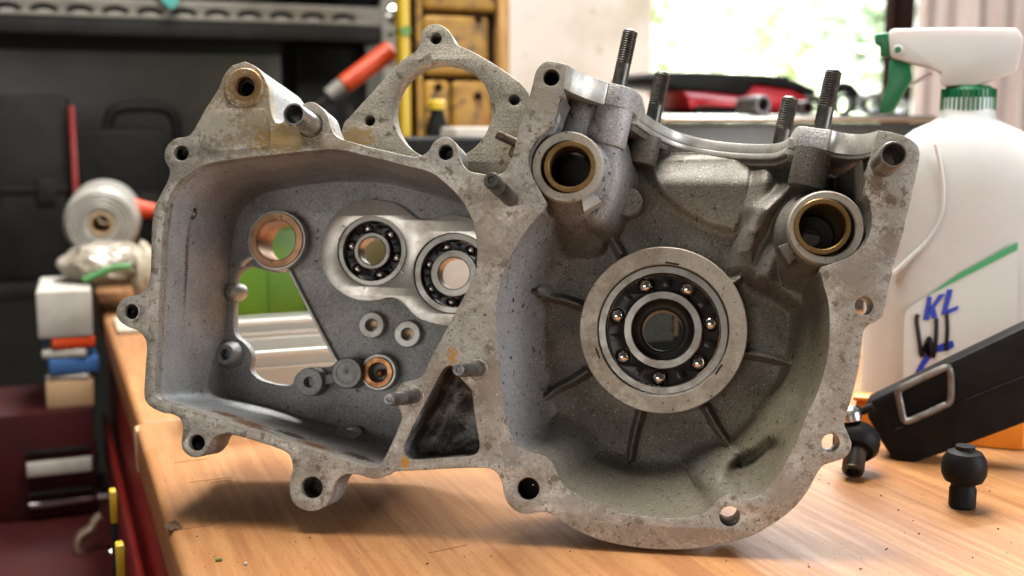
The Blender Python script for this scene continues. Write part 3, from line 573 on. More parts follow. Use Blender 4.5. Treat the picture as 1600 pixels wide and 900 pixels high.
def deck_column(name, ox, w, r, da, db, m, oy=215):
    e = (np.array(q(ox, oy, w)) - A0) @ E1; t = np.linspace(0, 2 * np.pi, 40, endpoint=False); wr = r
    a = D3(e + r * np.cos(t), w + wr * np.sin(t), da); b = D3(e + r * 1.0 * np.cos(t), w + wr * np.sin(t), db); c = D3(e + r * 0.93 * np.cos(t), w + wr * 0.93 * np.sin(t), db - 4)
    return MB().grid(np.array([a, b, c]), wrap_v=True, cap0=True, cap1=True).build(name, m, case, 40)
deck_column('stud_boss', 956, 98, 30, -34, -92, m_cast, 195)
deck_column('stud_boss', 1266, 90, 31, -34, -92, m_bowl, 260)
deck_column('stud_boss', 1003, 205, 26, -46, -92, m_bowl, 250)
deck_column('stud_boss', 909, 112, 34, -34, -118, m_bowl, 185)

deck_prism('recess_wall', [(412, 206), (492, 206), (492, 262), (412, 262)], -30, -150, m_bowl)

def threaded(name, p0, p1, r, tl, pitch, m, n=22):
    """stud from p0 to p1, thread of length tl at the p1 end (true helix)"""
    p0 = np.asarray(p0, float); p1 = np.asarray(p1, float); Ln = np.linalg.norm(p1 - p0); ax = (p1 - p0) / Ln
    u = np.cross(ax, [0.2, 0.1, 0.97]); u /= np.linalg.norm(u); v = np.cross(ax, u); t = np.linspace(0, 2 * np.pi, n, endpoint=False)
    zs = np.r_[0, Ln - tl - 0.0008, np.arange(Ln - tl, Ln - 0.0009, pitch / 6), Ln - 0.0005, Ln]
    rows = []
    for z in zs:
        if z < Ln - tl - 1e-9: rad = np.full(n, r * 0.97)
        else:
            ph = (z / pitch + t / (2 * np.pi)) % 1.0; tri = np.abs(ph * 2 - 1); e = min((z - (Ln - tl)) / pitch, 1.0)
            rad = r * 0.97 + (tri - 0.62) * pitch * 0.62 * e
            if z > Ln - 0.0014: rad = np.minimum(rad, r - (z - (Ln - 0.0014)) * 0.9)
        rows.append(p0 + ax * z + rad[:, None] * (np.cos(t)[:, None] * u + np.sin(t)[:, None] * v))
    return MB().grid(np.array(rows), wrap_v=True, cap0=True, cap1=True).build(name, m, case, 50)
for (tx, ty, w, r, tl) in ((985.5, 46.5, 104, 12.3, 58), (1036, 113, 236, 12.6, 56), (1235, 152, 236, 13.2, 54), (1303, 109.5, 98, 13.2, 62)):
    Fp = np.array(q(tx, ty, w)); e = float((Fp - A0) @ E1); d2 = float((Fp - A0) @ N2); s = K * FAC(w)
    threaded('cylinder_stud', D3(e, w, -14), D3(e, w, d2), r * s, tl * s, 3.75 * s, m_stud)

# ---- studs and dowels standing out of the joint face
lathe_w('joint_stud', 798, 311, 0, [(12, 6), (12, -118), (10.6, -124), (10.6, -132), (12, -138), (12, -182), (10, -191), (5.5, -191), (4.5, -186), (0.3, -186)], m_stud, 32)
for x, y, r, l in ((746, 577.5, 10.6, 158), (647, 620, 10.2, 158)):
    prof = [(r, 6), (r, -62), (r * 0.88, -68), (r * 0.88, -76), (r, -80)] + [(r - 0.9 * (k % 2), -82 - k * 2.0) for k in range(26)] + [(r - 1.5, -l + 6), (r - 2.5, -l), (4, -l), (3.5, -l + 3), (0.3, -l + 3)]
    lathe_w('joint_stud', x, y, 0, prof, m_pin, 32)
    lathe_w('stud_seat', x, y, 0, [(r + 6, 1), (r + 4.5, -2), (r + 0.5, -1.5)], m_face, 32)
lathe_w('hollow_dowel', 485, 195, 0, [(17.2, 6), (17.2, -78), (16, -82), (13.6, -82), (13, -79), (13, 0), (0.3, 0)], m_dowel, 44)
lathe_w('dowel_seat', 485, 195, 0, [(20, 0.5), (18.6, -1), (17.2, 1)], m_void, 40)
m_dowel2 = mat('stained_steel_dowel', (0.32, 0.29, 0.25), (0.19, 0.165, 0.135), 150, 0.4, 0.66, 0.3, 0.5, metal=0.8)
lathe_w('hollow_dowel', 1381, 257, 0, [(21, 6), (21, -82), (19.8, -86), (17.4, -86), (16.8, -83), (16.8, 0), (0.3, 0)], m_dowel2, 44)
lathe_w('hole_collar', 205, 487, 0, [(14.5, -0.8), (11.6, -0.8), (11.3, 1.5)], m_face, 36)
lathe_w('countersink', 381, 138, 0, [(31, -0.6), (29, -2.2), (24, -2.2), (20, -0.4)], m_face, 44)

# ---- round three-eared flange at the back of the gearbox
RF = [(681,37),(667,41),(659,50),(656,67),(649,80),(630,92),(610,112),(585,140),(560,167),(545,184),(537,193),(534,214),(545,240),(600,250),(650,262),(700,281),(740,303),(800,312),(815,270),(826,200),(827,158),(824,142),(809,126),(775,102),(737,80),(720,73),(711,66),(706,55),(697,44)]
WR = 115
fill_plate('rear_flange', [LL(smooth(Q(RF, WR), 4)), oc(690.5, 172, 77.5, WR, 80), oc(680.5, 60, 9, WR), oc(577.5, 188, 8.5, WR), oc(803.5, 156, 8.5, WR)], -WR * K, -(WR + 46) * K, 0.0006, m_rear, case)
for hx, hy in ((680.5, 60), (577.5, 188), (803.5, 156)):
    lathe_w('blind_hole', hx, hy, WR + 30, [(10, WR + 30), (0.3, WR + 31)], m_void, 24)
p0 = L3(*q(776, 209, 72), 72); p1 = L3(*q(808, 224, 78), 78)
MB().cyl(p0, p1, 0.0024, n=20, bev=0.0004).cyl(p0 + (p1 - p0) * 0.22, p0 + (p1 - p0) * 0.3, 0.0027, n=20).build('loose_bolt', m_rusty, case)
c = L3(*q(803, 238, 80), 80); MB().box(tuple(c), (0.0042, 0.0055, 0.005), 0.0008, Matrix.Rotation(-0.3, 3, 'Z')).build('square_nut', m_rusty, case)

# ================================================================== bench and room (room coordinates s, t, z)
def put(mb, name, m, base, parent=None, angle=35, bev=0.0):
    """shapes given in room coordinates -> one mesh whose origin is base"""
    me = mb.mesh(name); me.transform(Matrix.Translation((-base[0], -base[1], -base[2])))
    if bev:
        bm = bmesh.new(); bm.from_mesh(me); bmesh.ops.bevel(bm, geom=[e for e in bm.edges if len(e.link_faces) == 2 and e.calc_face_angle() > 0.7], offset=bev, segments=2, affect='EDGES', profile=0.5, clamp_overlap=True); bm.to_mesh(me); bm.free()
    o = link(name, me, m, parent, angle)
    if parent is None: o.location = room(*base); o.rotation_euler = (0, 0, PHI)
    return o
def thing(name, base, label, cat, group=None):
    o = empty(name, room(*base), PHI, label, cat, group); return o
def bx(s0, s1, t0, t1, z0, z1, bev=0.0, mb=None, seg=2):
    return (mb or MB()).box(((s0 + s1) / 2, (t0 + t1) / 2, (z0 + z1) / 2), (abs(s1 - s0), abs(t1 - t0), abs(z1 - z0)), bev, None, seg)
def ext(px, t, t0, t1, mb=None):
    """outline seen in the photo, standing on the upright plane t, given real depth t0..t1"""
    P = np.array([V(x, y, t) for x, y in px]); a = np.stack([P[:, 0], np.full(len(P), t0), P[:, 1]], 1); b = a.copy(); b[:, 1] = t1
    return (mb or MB()).prism(a, b)
def plate_st(name, loops, t, T, bev, m, base, parent):
    """upright sheet with holes: loops of room (s, z), front face at t"""
    o = fill_plate(name, [np.asarray(l) - [base[0], base[2]] for l in loops], 0, -T, bev, m, None)
    o.data.transform(Matrix.Rotation(math.pi / 2, 4, 'X') ); o.data.transform(Matrix.Translation((0, t - base[1], 0)))
    o.parent = parent; return o

m_wood = mat('beech_laminate', (0.38, 0.185, 0.072), (0.285, 0.122, 0.042), 22, 0.36, 0.64, 0.46, 0.55, stretch=(9, 0.5, 9), bump=0.05, spec=0.35, detail=5,
    specks=[(70, 0.60, 0.12, (0.25, 0.105, 0.038))])
# finer pores along the grain
def add_layer(m, sc, thr, wid, c, stretch, dens=0.8):
    nt = m.node_tree; L = nt.links.new; b = nt.nodes['Principled BSDF']; src = b.inputs['Base Color'].links[0].from_socket
    co = nt.nodes.new('ShaderNodeTexCoord').outputs['Object']; mp = nt.nodes.new('ShaderNodeMapping'); mp.inputs['Scale'].default_value = stretch; L(co, mp.inputs['Vector'])
    n = nt.nodes.new('ShaderNodeTexNoise'); n.inputs['Scale'].default_value = sc; n.inputs['Detail'].default_value = 3; L(mp.outputs[0], n.inputs['Vector'])
    r = nt.nodes.new('ShaderNodeMapRange'); r.inputs['From Min'].default_value = thr; r.inputs['From Max'].default_value = thr + wid; r.inputs['To Max'].default_value = dens; L(n.outputs['Fac'], r.inputs['Value'])
    x = nt.nodes.new('ShaderNodeMix'); x.data_type = 'RGBA'; L(r.outputs[0], x.inputs['Factor']); k = [i for i in x.inputs if i.type == 'RGBA']; L(src, k[0]); k[1].default_value = (*c, 1)
    L([o for o in x.outputs if o.type == 'RGBA'][0], b.inputs['Base Color'])
add_layer(m_wood, 10, 0.52, 0.08, (0.22, 0.085, 0.03), (11, 0.25, 11), 0.6)
add_layer(m_wood, 700, 0.60, 0.10, (0.17, 0.07, 0.027), (1.6, 0.30, 1.6), 0.75)
add_layer(m_wood, 7, 0.52, 0.2, (0.44, 0.245, 0.115), (1, 1, 1), 0.5)
add_layer(m_wood, 1100, 0.745, 0.03, (0.07, 0.045, 0.03), (1, 1, 1), 0.9)
add_layer(m_wood, 16, 0.55, 0.16, (0.20, 0.10, 0.045), (1, 0.6, 1), 0.32)
m_endgrain = mat('beech_end_grain', (0.50, 0.31, 0.19), (0.38, 0.22, 0.12), 90, rough=0.6)
m_red = mat('red_painted_steel', (0.30, 0.018, 0.012), (0.20, 0.012, 0.01), 30, rough=0.4, coat=0.2, specks=[(70, 0.68, 0.05, (0.08, 0.02, 0.015))])
m_maroon = mat('dark_maroon_steel', (0.045, 0.006, 0.006), (0.028, 0.006, 0.006), 20, rough=0.5, spec=0.25)
m_black = mat('black_plastic', (0.005, 0.005, 0.005), (0.010, 0.0095, 0.009), 80, rough=0.55, bump=0.08, spec=0.15)
m_dkgrey = mat('dark_grey_steel', (0.009, 0.009, 0.008), (0.016, 0.0155, 0.014), 20, rough=0.6, spec=0.2)
m_shelf = mat('grey_painted_steel', (0.21, 0.20, 0.17), (0.14, 0.132, 0.112), 25, rough=0.5, metal=0.25, specks=[(40, 0.66, 0.06, (0.12, 0.06, 0.03))])
m_panel = mat('grey_backing_board', (0.27, 0.26, 0.245), (0.18, 0.173, 0.163), 6, rough=0.7)
m_white = mat('white_plaster', (0.66, 0.635, 0.585), (0.50, 0.45, 0.37), 7, 0.5, 0.72, 0.8, specks=[(34, 0.63, 0.05, (0.40, 0.30, 0.19)), (140, 0.72, 0.03, (0.10, 0.07, 0.05))])
m_yellow = mat('worn_yellow_paint', (0.34, 0.185, 0.024), (0.20, 0.10, 0.016), 18, 0.38, 0.64, 0.5, specks=[(26, 0.555, 0.06, (0.10, 0.055, 0.02)), (60, 0.575, 0.05, (0.045, 0.027, 0.013)), (16, 0.60, 0.05, (0.26, 0.06, 0.025)), (11, 0.56, 0.08, (0.16, 0.085, 0.02))])
m_ochre = mat('ochre_stained_wood', (0.42, 0.24, 0.08), (0.28, 0.145, 0.04), 30, rough=0.6, stretch=(6, 6, 1))
m_brown = mat('dark_brown_wood', (0.014, 0.005, 0.0035), (0.010, 0.0035, 0.003), 40, rough=0.75, spec=0.1, stretch=(5, 5, 0.6))
m_curtain = mat('washed_pink_cloth', (0.60, 0.56, 0.54), (0.52, 0.42, 0.40), 30, 0.45, 0.62, 0.9, stretch=(5, 5, 0.2))
m_steelbox = mat('brushed_stainless', (0.045, 0.043, 0.038), (0.085, 0.08, 0.066), 60, rough=0.35, r2=0.5, metal=0.2, stretch=(12, 12, 1), bump=0.05)
m_rim = mat('brushed_steel_rim', (0.60, 0.58, 0.53), (0.50, 0.47, 0.41), 60, rough=0.3, metal=0.9, stretch=(1, 12, 12))
m_chrome = mat('chrome', (0.66, 0.66, 0.66), rough=0.12, metal=1.0)
m_redpl = mat('red_plastic', (0.66, 0.018, 0.03), (0.56, 0.014, 0.024), 30, rough=0.35, coat=0.3)
m_hdpe = mat('white_hdpe', (0.585, 0.60, 0.595), (0.53, 0.535, 0.52), 14, 0.4, 0.7, 0.42, sub=0.25, specks=[(60, 0.73, 0.03, (0.35, 0.28, 0.2))])
m_green = mat('green_plastic', (0.008, 0.16, 0.06), (0.006, 0.12, 0.045), 40, rough=0.38)
m_label = mat('glossy_white_label', (0.60, 0.66, 0.65), rough=0.3, coat=0.3)
m_lgreen = mat('label_green', (0.06, 0.36, 0.15), rough=0.35)
m_blue = mat('label_blue_print', (0.022, 0.05, 0.46), rough=0.35)
m_marker = mat('black_marker_ink', (0.014, 0.009, 0.013), rough=0.3)
m_lime = mat('lime_green_plastic', (0.085, 0.19, 0.008), (0.06, 0.14, 0.006), 14, rough=0.4, trans=0.0)
m_clear = mat('cloudy_clear_plastic', (0.80, 0.81, 0.77), rough=0.32, trans=0.72, ior=1.2)
m_bag = mat('crumpled_polythene', (0.36, 0.32, 0.265), (0.20, 0.165, 0.12), 26, 0.42, 0.62, 0.22, trans=0.15, bump=0.5, bscale=60, bdist=0.006)
m_film = mat('white_plastic_film', (0.36, 0.345, 0.315), (0.25, 0.235, 0.205), 40, rough=0.3, trans=0.1, bump=0.3, bscale=120, bdist=0.002)
m_cream = mat('cream_cloth', (0.42, 0.37, 0.29), (0.32, 0.27, 0.2), 40, rough=0.8, bump=0.4, bscale=120, bdist=0.003)
m_orange = mat('orange_plastic', (0.46, 0.045, 0.006), rough=0.38)
m_orange2 = mat('orange_crate_plastic', (0.72, 0.24, 0.015), (0.6, 0.18, 0.012), 30, rough=0.4)
m_card = mat('white_carton', (0.42, 0.405, 0.37), (0.33, 0.305, 0.265), 30, rough=0.6, specks=[(60, 0.66, 0.05, (0.2, 0.16, 0.11))])
m_bluecard = mat('blue_carton', (0.03, 0.10, 0.27), rough=0.55)
m_tan = mat('brown_carton', (0.42, 0.29, 0.16), (0.36, 0.24, 0.13), 20, rough=0.7)
m_teal = mat('teal_cloth', (0.09, 0.40, 0.36), (0.07, 0.32, 0.29), 40, rough=0.8)
m_yel = mat('yellow_paint', (0.46, 0.31, 0.015), rough=0.4)
m_lilac = mat('pale_lilac_plastic', (0.50, 0.49, 0.58), rough=0.4)

# ---- workbench
SE = 0.0478; TB = 1.482; TSEAM = G(215, 660)[1]
bench = thing('workbench', (0.6, 0.75, -0.86), 'beech topped workbench with red steel side, under the crankcase', 'workbench')
bb = (0.6, 0.75, -0.86)
top1 = put(bx(SE, 1.75, 0.06, TSEAM - 0.0006, -0.033, 0.0, 0.005, seg=4), 'bench_board', m_wood, bb, bench)
put(bx(SE + 0.0022, 1.75, TSEAM + 0.0006, TB, -0.033, -0.0008, 0.005, seg=4), 'bench_board', m_wood, bb, bench)
put(bx(SE - 0.0012, SE + 0.02, TSEAM - 0.016, TSEAM + 0.0004, -0.0315, -0.0012, 0.003), 'edge_block', m_endgrain, bb, bench)
put(bx(SE + 0.012, SE + 0.03, 0.10, TB - 0.02, -0.80, -0.0335, 0.002), 'side_panel', m_red, bb, bench)
for s in (SE + 0.06, 1.66):
    for t in (0.14, TB - 0.08): put(bx(s - 0.03, s + 0.03, t - 0.03, t + 0.03, -0.86, -0.0335, 0.002), 'leg', m_red, bb, bench)
# burn on the bench edge, scratches and swarf
s, t, _ = G(271, 822); cz = 0.0004
mb = MB(); rs = random.Random(3)
for k in range(16):
    a = k / 16 * 2 * math.pi; mb.v.append(np.array([[s + 0.0045 * math.cos(a) * rs.uniform(0.6, 1.2), t + 0.0085 * math.sin(a) * rs.uniform(0.6, 1.2), cz]])); mb.n += 1
mb.f.append(tuple(range(16)))
m_burn = mat('burnt_wood', (0.035, 0.02, 0.008), (0.12, 0.06, 0.022), 700, 0.45, 0.6, rough=0.6)
put(mb, 'burn_mark', m_burn, bb, bench)
mb = MB(); rs = random.Random(8)
for px, py, a_, ln in ((330, 750, 0.12, 0.024), (345, 752, 0.10, 0.012), (320, 822, 0.2, 0.03), (700, 858, 0.25, 0.02), (300, 720, 0.15, 0.02)):
    s, t, _ = G(px, py); mb.box((s, t, 0.0001), (ln, 0.00022, 0.0003), 0, Matrix.Rotation(a_ - 0.1, 3, 'Z'))
put(mb, 'scratch_marks', mat('dirty_scratch', (0.19, 0.09, 0.035), rough=0.7), bb, bench)['kind'] = 'stuff'
def chip_thing(px, py, ln, wd, m, name, label, cat):
    s, t, _ = G(px, py); put(bx(s - ln / 2, s + ln / 2, t - wd / 2, t + wd / 2, 0.0002, 0.0014, 0.0004), name, m, (s, t, 0), None); tag(bpy.data.objects[-1] if False else COL.objects[-1], label, cat)
chip_thing(342, 877, 0.0032, 0.0014, mat('green_flake', (0.07, 0.12, 0.02), rough=0.6), 'paint_flake', 'tiny green flake lying on the bench top near its front left', 'flake')
chip_thing(384, 883, 0.0016, 0.0013, m_card, 'metal_crumb', 'tiny white crumb on the bench top beside the green flake', 'crumb')
mb = MB(); rs = random.Random(11)
for k in range(52):
    px, py = rs.uniform(1250, 1590), rs.uniform(680, 890)
    if k > 36: px, py = rs.uniform(290, 1250), rs.uniform(830, 895)
    s, t, _ = G(px, py); r = 0.00018 + 0.0003 * rs.random() ** 3; a = rs.uniform(0, 3)
    mb.box((s, t, 0.0003), (r * rs.uniform(1, 3), r, 0.0005), 0, Matrix.Rotation(a, 3, 'Z'))
o = put(mb, 'metal_swarf', m_marker, (1.0, 0.5, 0)); tag(o, 'scattered dark specks of swarf on the bench top', 'swarf', kind='stuff')

# ---- room shell
o = put(bx(-2.5, 3.5, -2.0, 1.595, -0.92, -0.86), 'floor', mat('concrete_floor', (0.014, 0.012, 0.011), (0.010, 0.009, 0.008), 6, rough=0.7), (0.5, 0, -0.92)); tag(o, 'grey concrete workshop floor', kind='structure')
TW = 1.60
sw0 = V(1019, 80, TW)[0]; sw1 = V(1381, 60, TW)[0]
wl0 = V(700, 100, TW)[0]
wl = thing('wall', (0.8, TW, -0.86), 'white plastered wall left of the bright window', 'wall'); wb = (0.8, TW, -0.86)
plate_st('plaster', [np.array([(wl0, -0.86), (3.2, -0.86), (3.2, 1.75), (wl0, 1.75)]), np.array([(sw0, 0.05), (sw1 + 0.26, 0.05), (sw1 + 0.26, 1.45), (sw0, 1.45)])], TW, 0.16, 0.003, m_white, wb, wl)
o = put(bx(-2.5, 0.80, 2.05, 2.12, -0.86, 1.75), 'back_wall', mat('dark_back_wall', (0.07, 0.066, 0.06), (0.05, 0.047, 0.042), 8, rough=0.8), (-0.9, 2.05, -0.86)); tag(o, 'dim dark wall behind the grey shelving', 'wall')
win = thing('window_post', (sw1 + 0.03, TW, -0.0), 'dark brown wooden window post at the right side of the window', 'window post'); wnb = (sw1 + 0.03, TW, 0.0)
s1 = V(1430, 60, TW - 0.02)[0]
put(bx(sw1, s1, TW - 0.02, TW + 0.004, -0.0, 1.45, 0.004), 'post', m_brown, wnb, win)
put(bx(sw1 + 0.012, s1 - 0.008, TW - 0.028, TW - 0.0205, 0.0, 1.45, 0.002), 'bead', m_brown, wnb, win)
# curtain to the right of the post: folded cloth
P = []
ss = np.linspace(V(1431, 60, TW - 0.05)[0], 2.2, 150); zz = np.linspace(-0.05, 1.4, 12)
for z in zz: P.append(np.stack([ss, TW - 0.05 + 0.007 * np.sin(ss * 110) + 0.006 * np.sin(ss * 67 + z * 2), np.full_like(ss, z)], 1))
P = np.array(P); mb = MB().grid(P); P2 = P.copy(); P2[..., 1] += 0.003; mb.grid(P2)
o = put(mb, 'curtain', m_curtain, (1.8, TW - 0.05, -0.05), angle=80); tag(o, 'faded pinkish white curtain hanging beside the brown window post', 'curtain')
# outside
sky = put(bx(-4, 14, 9.0, 9.1, -4, 8), 'sky', mat('overcast_sky', (0.8, 0.8, 0.8), emit=((0.98, 1.0, 0.96), 2.0)), (5, 9, -4)); tag(sky, 'bright hazy sky outside the window', kind='structure')
o = put(bx(-1, 12, 1.78, 9.0, -0.95, -0.88), 'garden_ground', mat('grass_ground', (0.16, 0.22, 0.06), (0.12, 0.16, 0.05), 3, rough=0.9), (5, 5, -0.95)); tag(o, 'sunlit grass outside the window', kind='structure')
m_leaf = mat('sunlit_leaves', (0.56, 0.66, 0.40), (0.70, 0.75, 0.58), 3, rough=0.6)
m_leaf2 = mat('blue_green_leaves', (0.46, 0.60, 0.42), (0.60, 0.70, 0.54), 4, rough=0.6)
m_bark = mat('grey_bark', (0.2, 0.16, 0.11), rough=0.9)
def shrub(s, t, z0, w, h, n, m, seed, label, lf=0.06):
    rs = random.Random(seed); base = (s, t, -0.88); th_ = thing('garden_shrub', base, label, 'shrub', 'shrubs outside the window'); mb = MB(); st_ = MB()
    cl = [(rs.uniform(-w, w), rs.uniform(-0.4, 0.4), rs.uniform(z0, z0 + h), rs.uniform(0.10, 0.22)) for _ in range(26)]
    for c in cl[::3]: st_.tube([(s, t, -0.88), (s + c[0] * 0.4, t + c[1] * 0.5, (c[2] - 0.88) / 2), (s + c[0], t + c[1], c[2])], [0.02, 0.014, 0.005], 6)
    vs = []; fs = []
    for i in range(n):
        c = cl[rs.randrange(len(cl))]; d = np.array([rs.gauss(0, 1) for _ in range(3)]) * c[3] * 0.55; p = np.array([s + c[0], t + c[1], c[2]]) + d
        a = np.array([rs.gauss(0, 1), rs.gauss(0, 1), rs.gauss(-0.5, 0.8)]); a /= np.linalg.norm(a); b = np.cross(a, [rs.gauss(0, 1) for _ in range(3)]); b /= np.linalg.norm(b); L = lf * rs.uniform(0.6, 1.4)
        k = len(vs); vs += [p, p + a * L * 0.5 + b * L * 0.22, p + a * L, p + a * L * 0.5 - b * L * 0.22]; fs.append((k, k + 1, k + 2, k + 3))
    mb.add(np.array(vs), fs); put(mb, 'foliage', m, base, th_, None); put(st_, 'stem', m_bark, base, th_)
shrub(2.45, 4.0, -0.1, 0.55, 0.9, 1900, m_leaf, 1, 'pale sunlit shrub outside the window, left of the two', 0.09)
shrub(3.35, 4.6, -0.1, 0.75, 1.2, 2600, m_leaf2, 2, 'bluish green shrub outside the window, right of the two', 0.09)

# ---- grey shelving at the left
TS = 1.60
sl, sr = -0.42, V(622, 60, TS)[0]; z1 = V(300, 1, TS)[1]; z0 = V(300, 31, TS)[1]
sb = (0.1, TS, -0.86); sh_ = thing('shelf_unit', sb, 'grey slotted angle shelving in the dark at the left', 'shelving')
slots = []; x0 = V(180, 14, TS)[0]; x1 = V(440, 20, TS)[0]; dx = (x1 - x0) / 5
zc = (z0 + z1) / 2 - 0.003
for k in range(-9, 8):
    c = x0 + dx * k
    if c < sl + 0.03 or c > sr - 0.06: continue
    a = np.linspace(math.radians(18), math.radians(162), 12); R1, R2 = 0.0195, 0.0125
    o_ = np.stack([c + R1 * np.cos(a), zc - 0.006 + R1 * 0.62 * np.sin(a)], 1); i_ = np.stack([c + R2 * np.cos(a[::-1]), zc - 0.007 + R2 * 0.42 * np.sin(a[::-1])], 1); slots.append(np.vstack([o_, i_]))
plate_st('slotted_beam', [np.array([(sl, z0), (sr - 0.022, z0), (sr - 0.022, z1), (sl, z1)])] + slots, TS, 0.002, 0.0004, m_shelf, sb, sh_)
put(bx(sl, sr - 0.022, TS + 0.02, TS + 0.021, z0, z1 + 0.05), 'beam_web', m_black, sb, sh_)
put(bx(sl, sr - 0.01, TS + 0.003, 2.0, z0 - 0.022, z0 - 0.002, 0.002), 'shelf_board', m_dkgrey, sb, sh_)
put(bx(sl, sr - 0.01, TS + 0.003, 2.0, z1 + 0.012, z1 + 0.02, 0.002), 'shelf_board', m_dkgrey, sb, sh_)
put(bx(sl, sr - 0.01, TS + 0.003, 2.0, -0.03, -0.01, 0.002), 'shelf_board', m_dkgrey, sb, sh_)
hl = []
for k in range(30): hl.append(circ(sr - 0.012, -0.6 + k * 0.04, 0.004, 12))
plate_st('upright', [np.array([(sr - 0.024, -0.86), (sr, -0.86), (sr, 1.2), (sr - 0.024, 1.2)])] + hl, TS - 0.003, 0.002, 0.0004, m_shelf, sb, sh_)
put(bx(sr - 0.002, sr, TS - 0.003, TS + 0.03, -0.86, 1.2), 'upright', m_shelf, sb, sh_)
put(bx(sr - 0.03, sr, 1.96, 2.0, -0.86, 1.2), 'upright', m_shelf, sb, sh_)
put(bx(sl, V(462, 130, 1.9)[0], 1.955, 1.965, -0.01, z0 - 0.024), 'backing_board', m_panel, sb, sh_)
mb = MB().lathe([(0.012, 0), (0.012, -0.004), (0.006, -0.007), (0.0003, -0.008)], (sr - 0.006, TS - 0.003, V(600, 22, TS)[1]), (0, 1, 0), 20)
put(mb, 'bolt_head', m_chrome, sb, sh_)
# teal cloth corner hanging over the beam
mb = ext([(246, -30), (284, -30), (278, 6), (268, 16), (262, 12), (252, 2)], TS - 0.012, TS - 0.016, TS - 0.008)
o = put(mb, 'cloth', m_teal, (V(265, -30, TS)[0], TS - 0.012, z1), bev=0.0015); tag(o, 'corner of a teal cloth hanging over the slotted shelf beam', 'cloth')
# black case with a handle, other dark cases
def tcase(name, px0, px1, py0, py1, t, depth, label, m, handle=None):
    s0, za = V(px0, py1, t); s1_, zb = V(px1, py0, t); za = -0.01
    base = ((s0 + s1_) / 2, t + depth / 2, za); th_ = thing(name, base, label, 'tool case')
    put(bx(s0, s1_, t, t + depth, za, zb, 0.008), 'case_body', m, base, th_)
    put(bx(s0 + 0.006, s1_ - 0.006, t - 0.004, t, (za + zb) / 2 - 0.004, (za + zb) / 2 + 0.004, 0.0015), 'lid_seam', m_dkgrey, base, th_)
    for f in (0.25, 0.75): s_ = s0 + (s1_ - s0) * f; put(bx(s_ - 0.012, s_ + 0.012, t - 0.007, t, (za + zb) / 2 - 0.018, (za + zb) / 2 + 0.014, 0.002), 'latch', m_dkgrey, base, th_)
    if handle:
        P = np.array([V(x, y, t + 0.01) for x, y in handle]); put(MB().tube(smooth(np.stack([P[:, 0], np.full(len(P), t + depth * 0.4), P[:, 1]], 1), 5, False), 0.008, 10), 'handle', m_black, base, th_)
    return th_
tcase('tool_case', 122, 262, 200, 330, 1.63, 0.10, 'black plastic tool case with an arched handle on the shelf', m_black, [(168, 205), (176, 178), (195, 168), (250, 167), (272, 178), (280, 205), (281, 320)])
tcase('tool_case', 468, 575, 70, 320, 1.66, 0.12, 'tall black case at the right end of the shelf', m_black)
tcase('tool_case', -60, 108, 150, 330, 1.64, 0.12, 'dark red edged black case at the left edge of the picture', m_dkgrey)
o = put(bx(*(V(109, 200, 1.62)[0], V(118, 200, 1.62)[0]), 1.62, 1.70, -0.01, V(112, 165, 1.62)[1], 0.002), 'red_binder', m_red, (V(113, 200, 1.62)[0], 1.65, -0.01)); tag(o, 'thin red binder standing beside the black case', 'binder')
# orange handled tool in a black pot
t = 1.38
b0, z_ = V(470, 300, t); pc = (V(500, 250, t)[0], t, -0.0008)
pot = MB().lathe([(0.034, 0), (0.036, 0.004), (0.04, V(500, 165, t)[1] + 0.0008), (0.037, V(500, 165, t)[1] + 0.0008), (0.034, 0.01), (0.0005, 0.008)], pc, (0, 0, 1), 32, cap0=True)
o = put(pot, 'tool_pot', m_black, pc); tag(o, 'black plastic tool pot standing behind the crankcase', 'pot')
pA = np.array([V(505, 200, t)[0], t, V(505, 200, t)[1]]); pB = np.array([V(533, 136, t)[0], t, V(533, 136, t)[1]]); pC = np.array([V(613, 77, t)[0], t, V(613, 77, t)[1]])
d = (pC - pB) / np.linalg.norm(pC - pB); base = tuple(pA)
fl_ = thing('hand_file', base, 'orange handled file leaning out of the black tool pot', 'file')
put(MB().cyl(pB + d * 0.002, pC, 0.0115, 0.0125, 20, 0.003), 'handle', m_orange, base, fl_)
put(MB().cyl(pB - d * 0.02, pB + d * 0.002, 0.0095, 0.011, 16, 0.001), 'ferrule', m_shelf, base, fl_)
put(MB().box(tuple(pB - d * 0.075), (0.012, 0.004, 0.11), 0.001, Vector(d.tolist()).to_track_quat('Z', 'Y').to_matrix()), 'blade', m_dkgrey, base, fl_)
# yellow level
t = 1.27; s0 = V(626, 60, t)[0]; s1_ = V(641, 60, t)[0]; base = ((s0 + s1_) / 2, t, -0.0008)
lv = thing('spirit_level', base, 'yellow spirit level standing upright left of the yellow cabinet', 'level')
put(bx(s0, s1_, t, t + 0.022, -0.0008, 0.60, 0.0015), 'rail', m_yel, base, lv); put(bx(s0 + 0.003, s1_ - 0.003, t - 0.001, t + 0.001, 0.03, 0.57), 'web', m_yel, base, lv)
put(bx(s0 - 0.0005, s1_ + 0.0005, t - 0.0005, t + 0.0225, 0.60, 0.606, 0.001), 'end_cap', m_black, base, lv)
put(MB().lathe([(0.006, -0.002), (0.006, 0.024)], ((s0 + s1_) / 2, t, 0.3), (0, 1, 0), 20, True, True), 'vial', m_lime, base, lv)
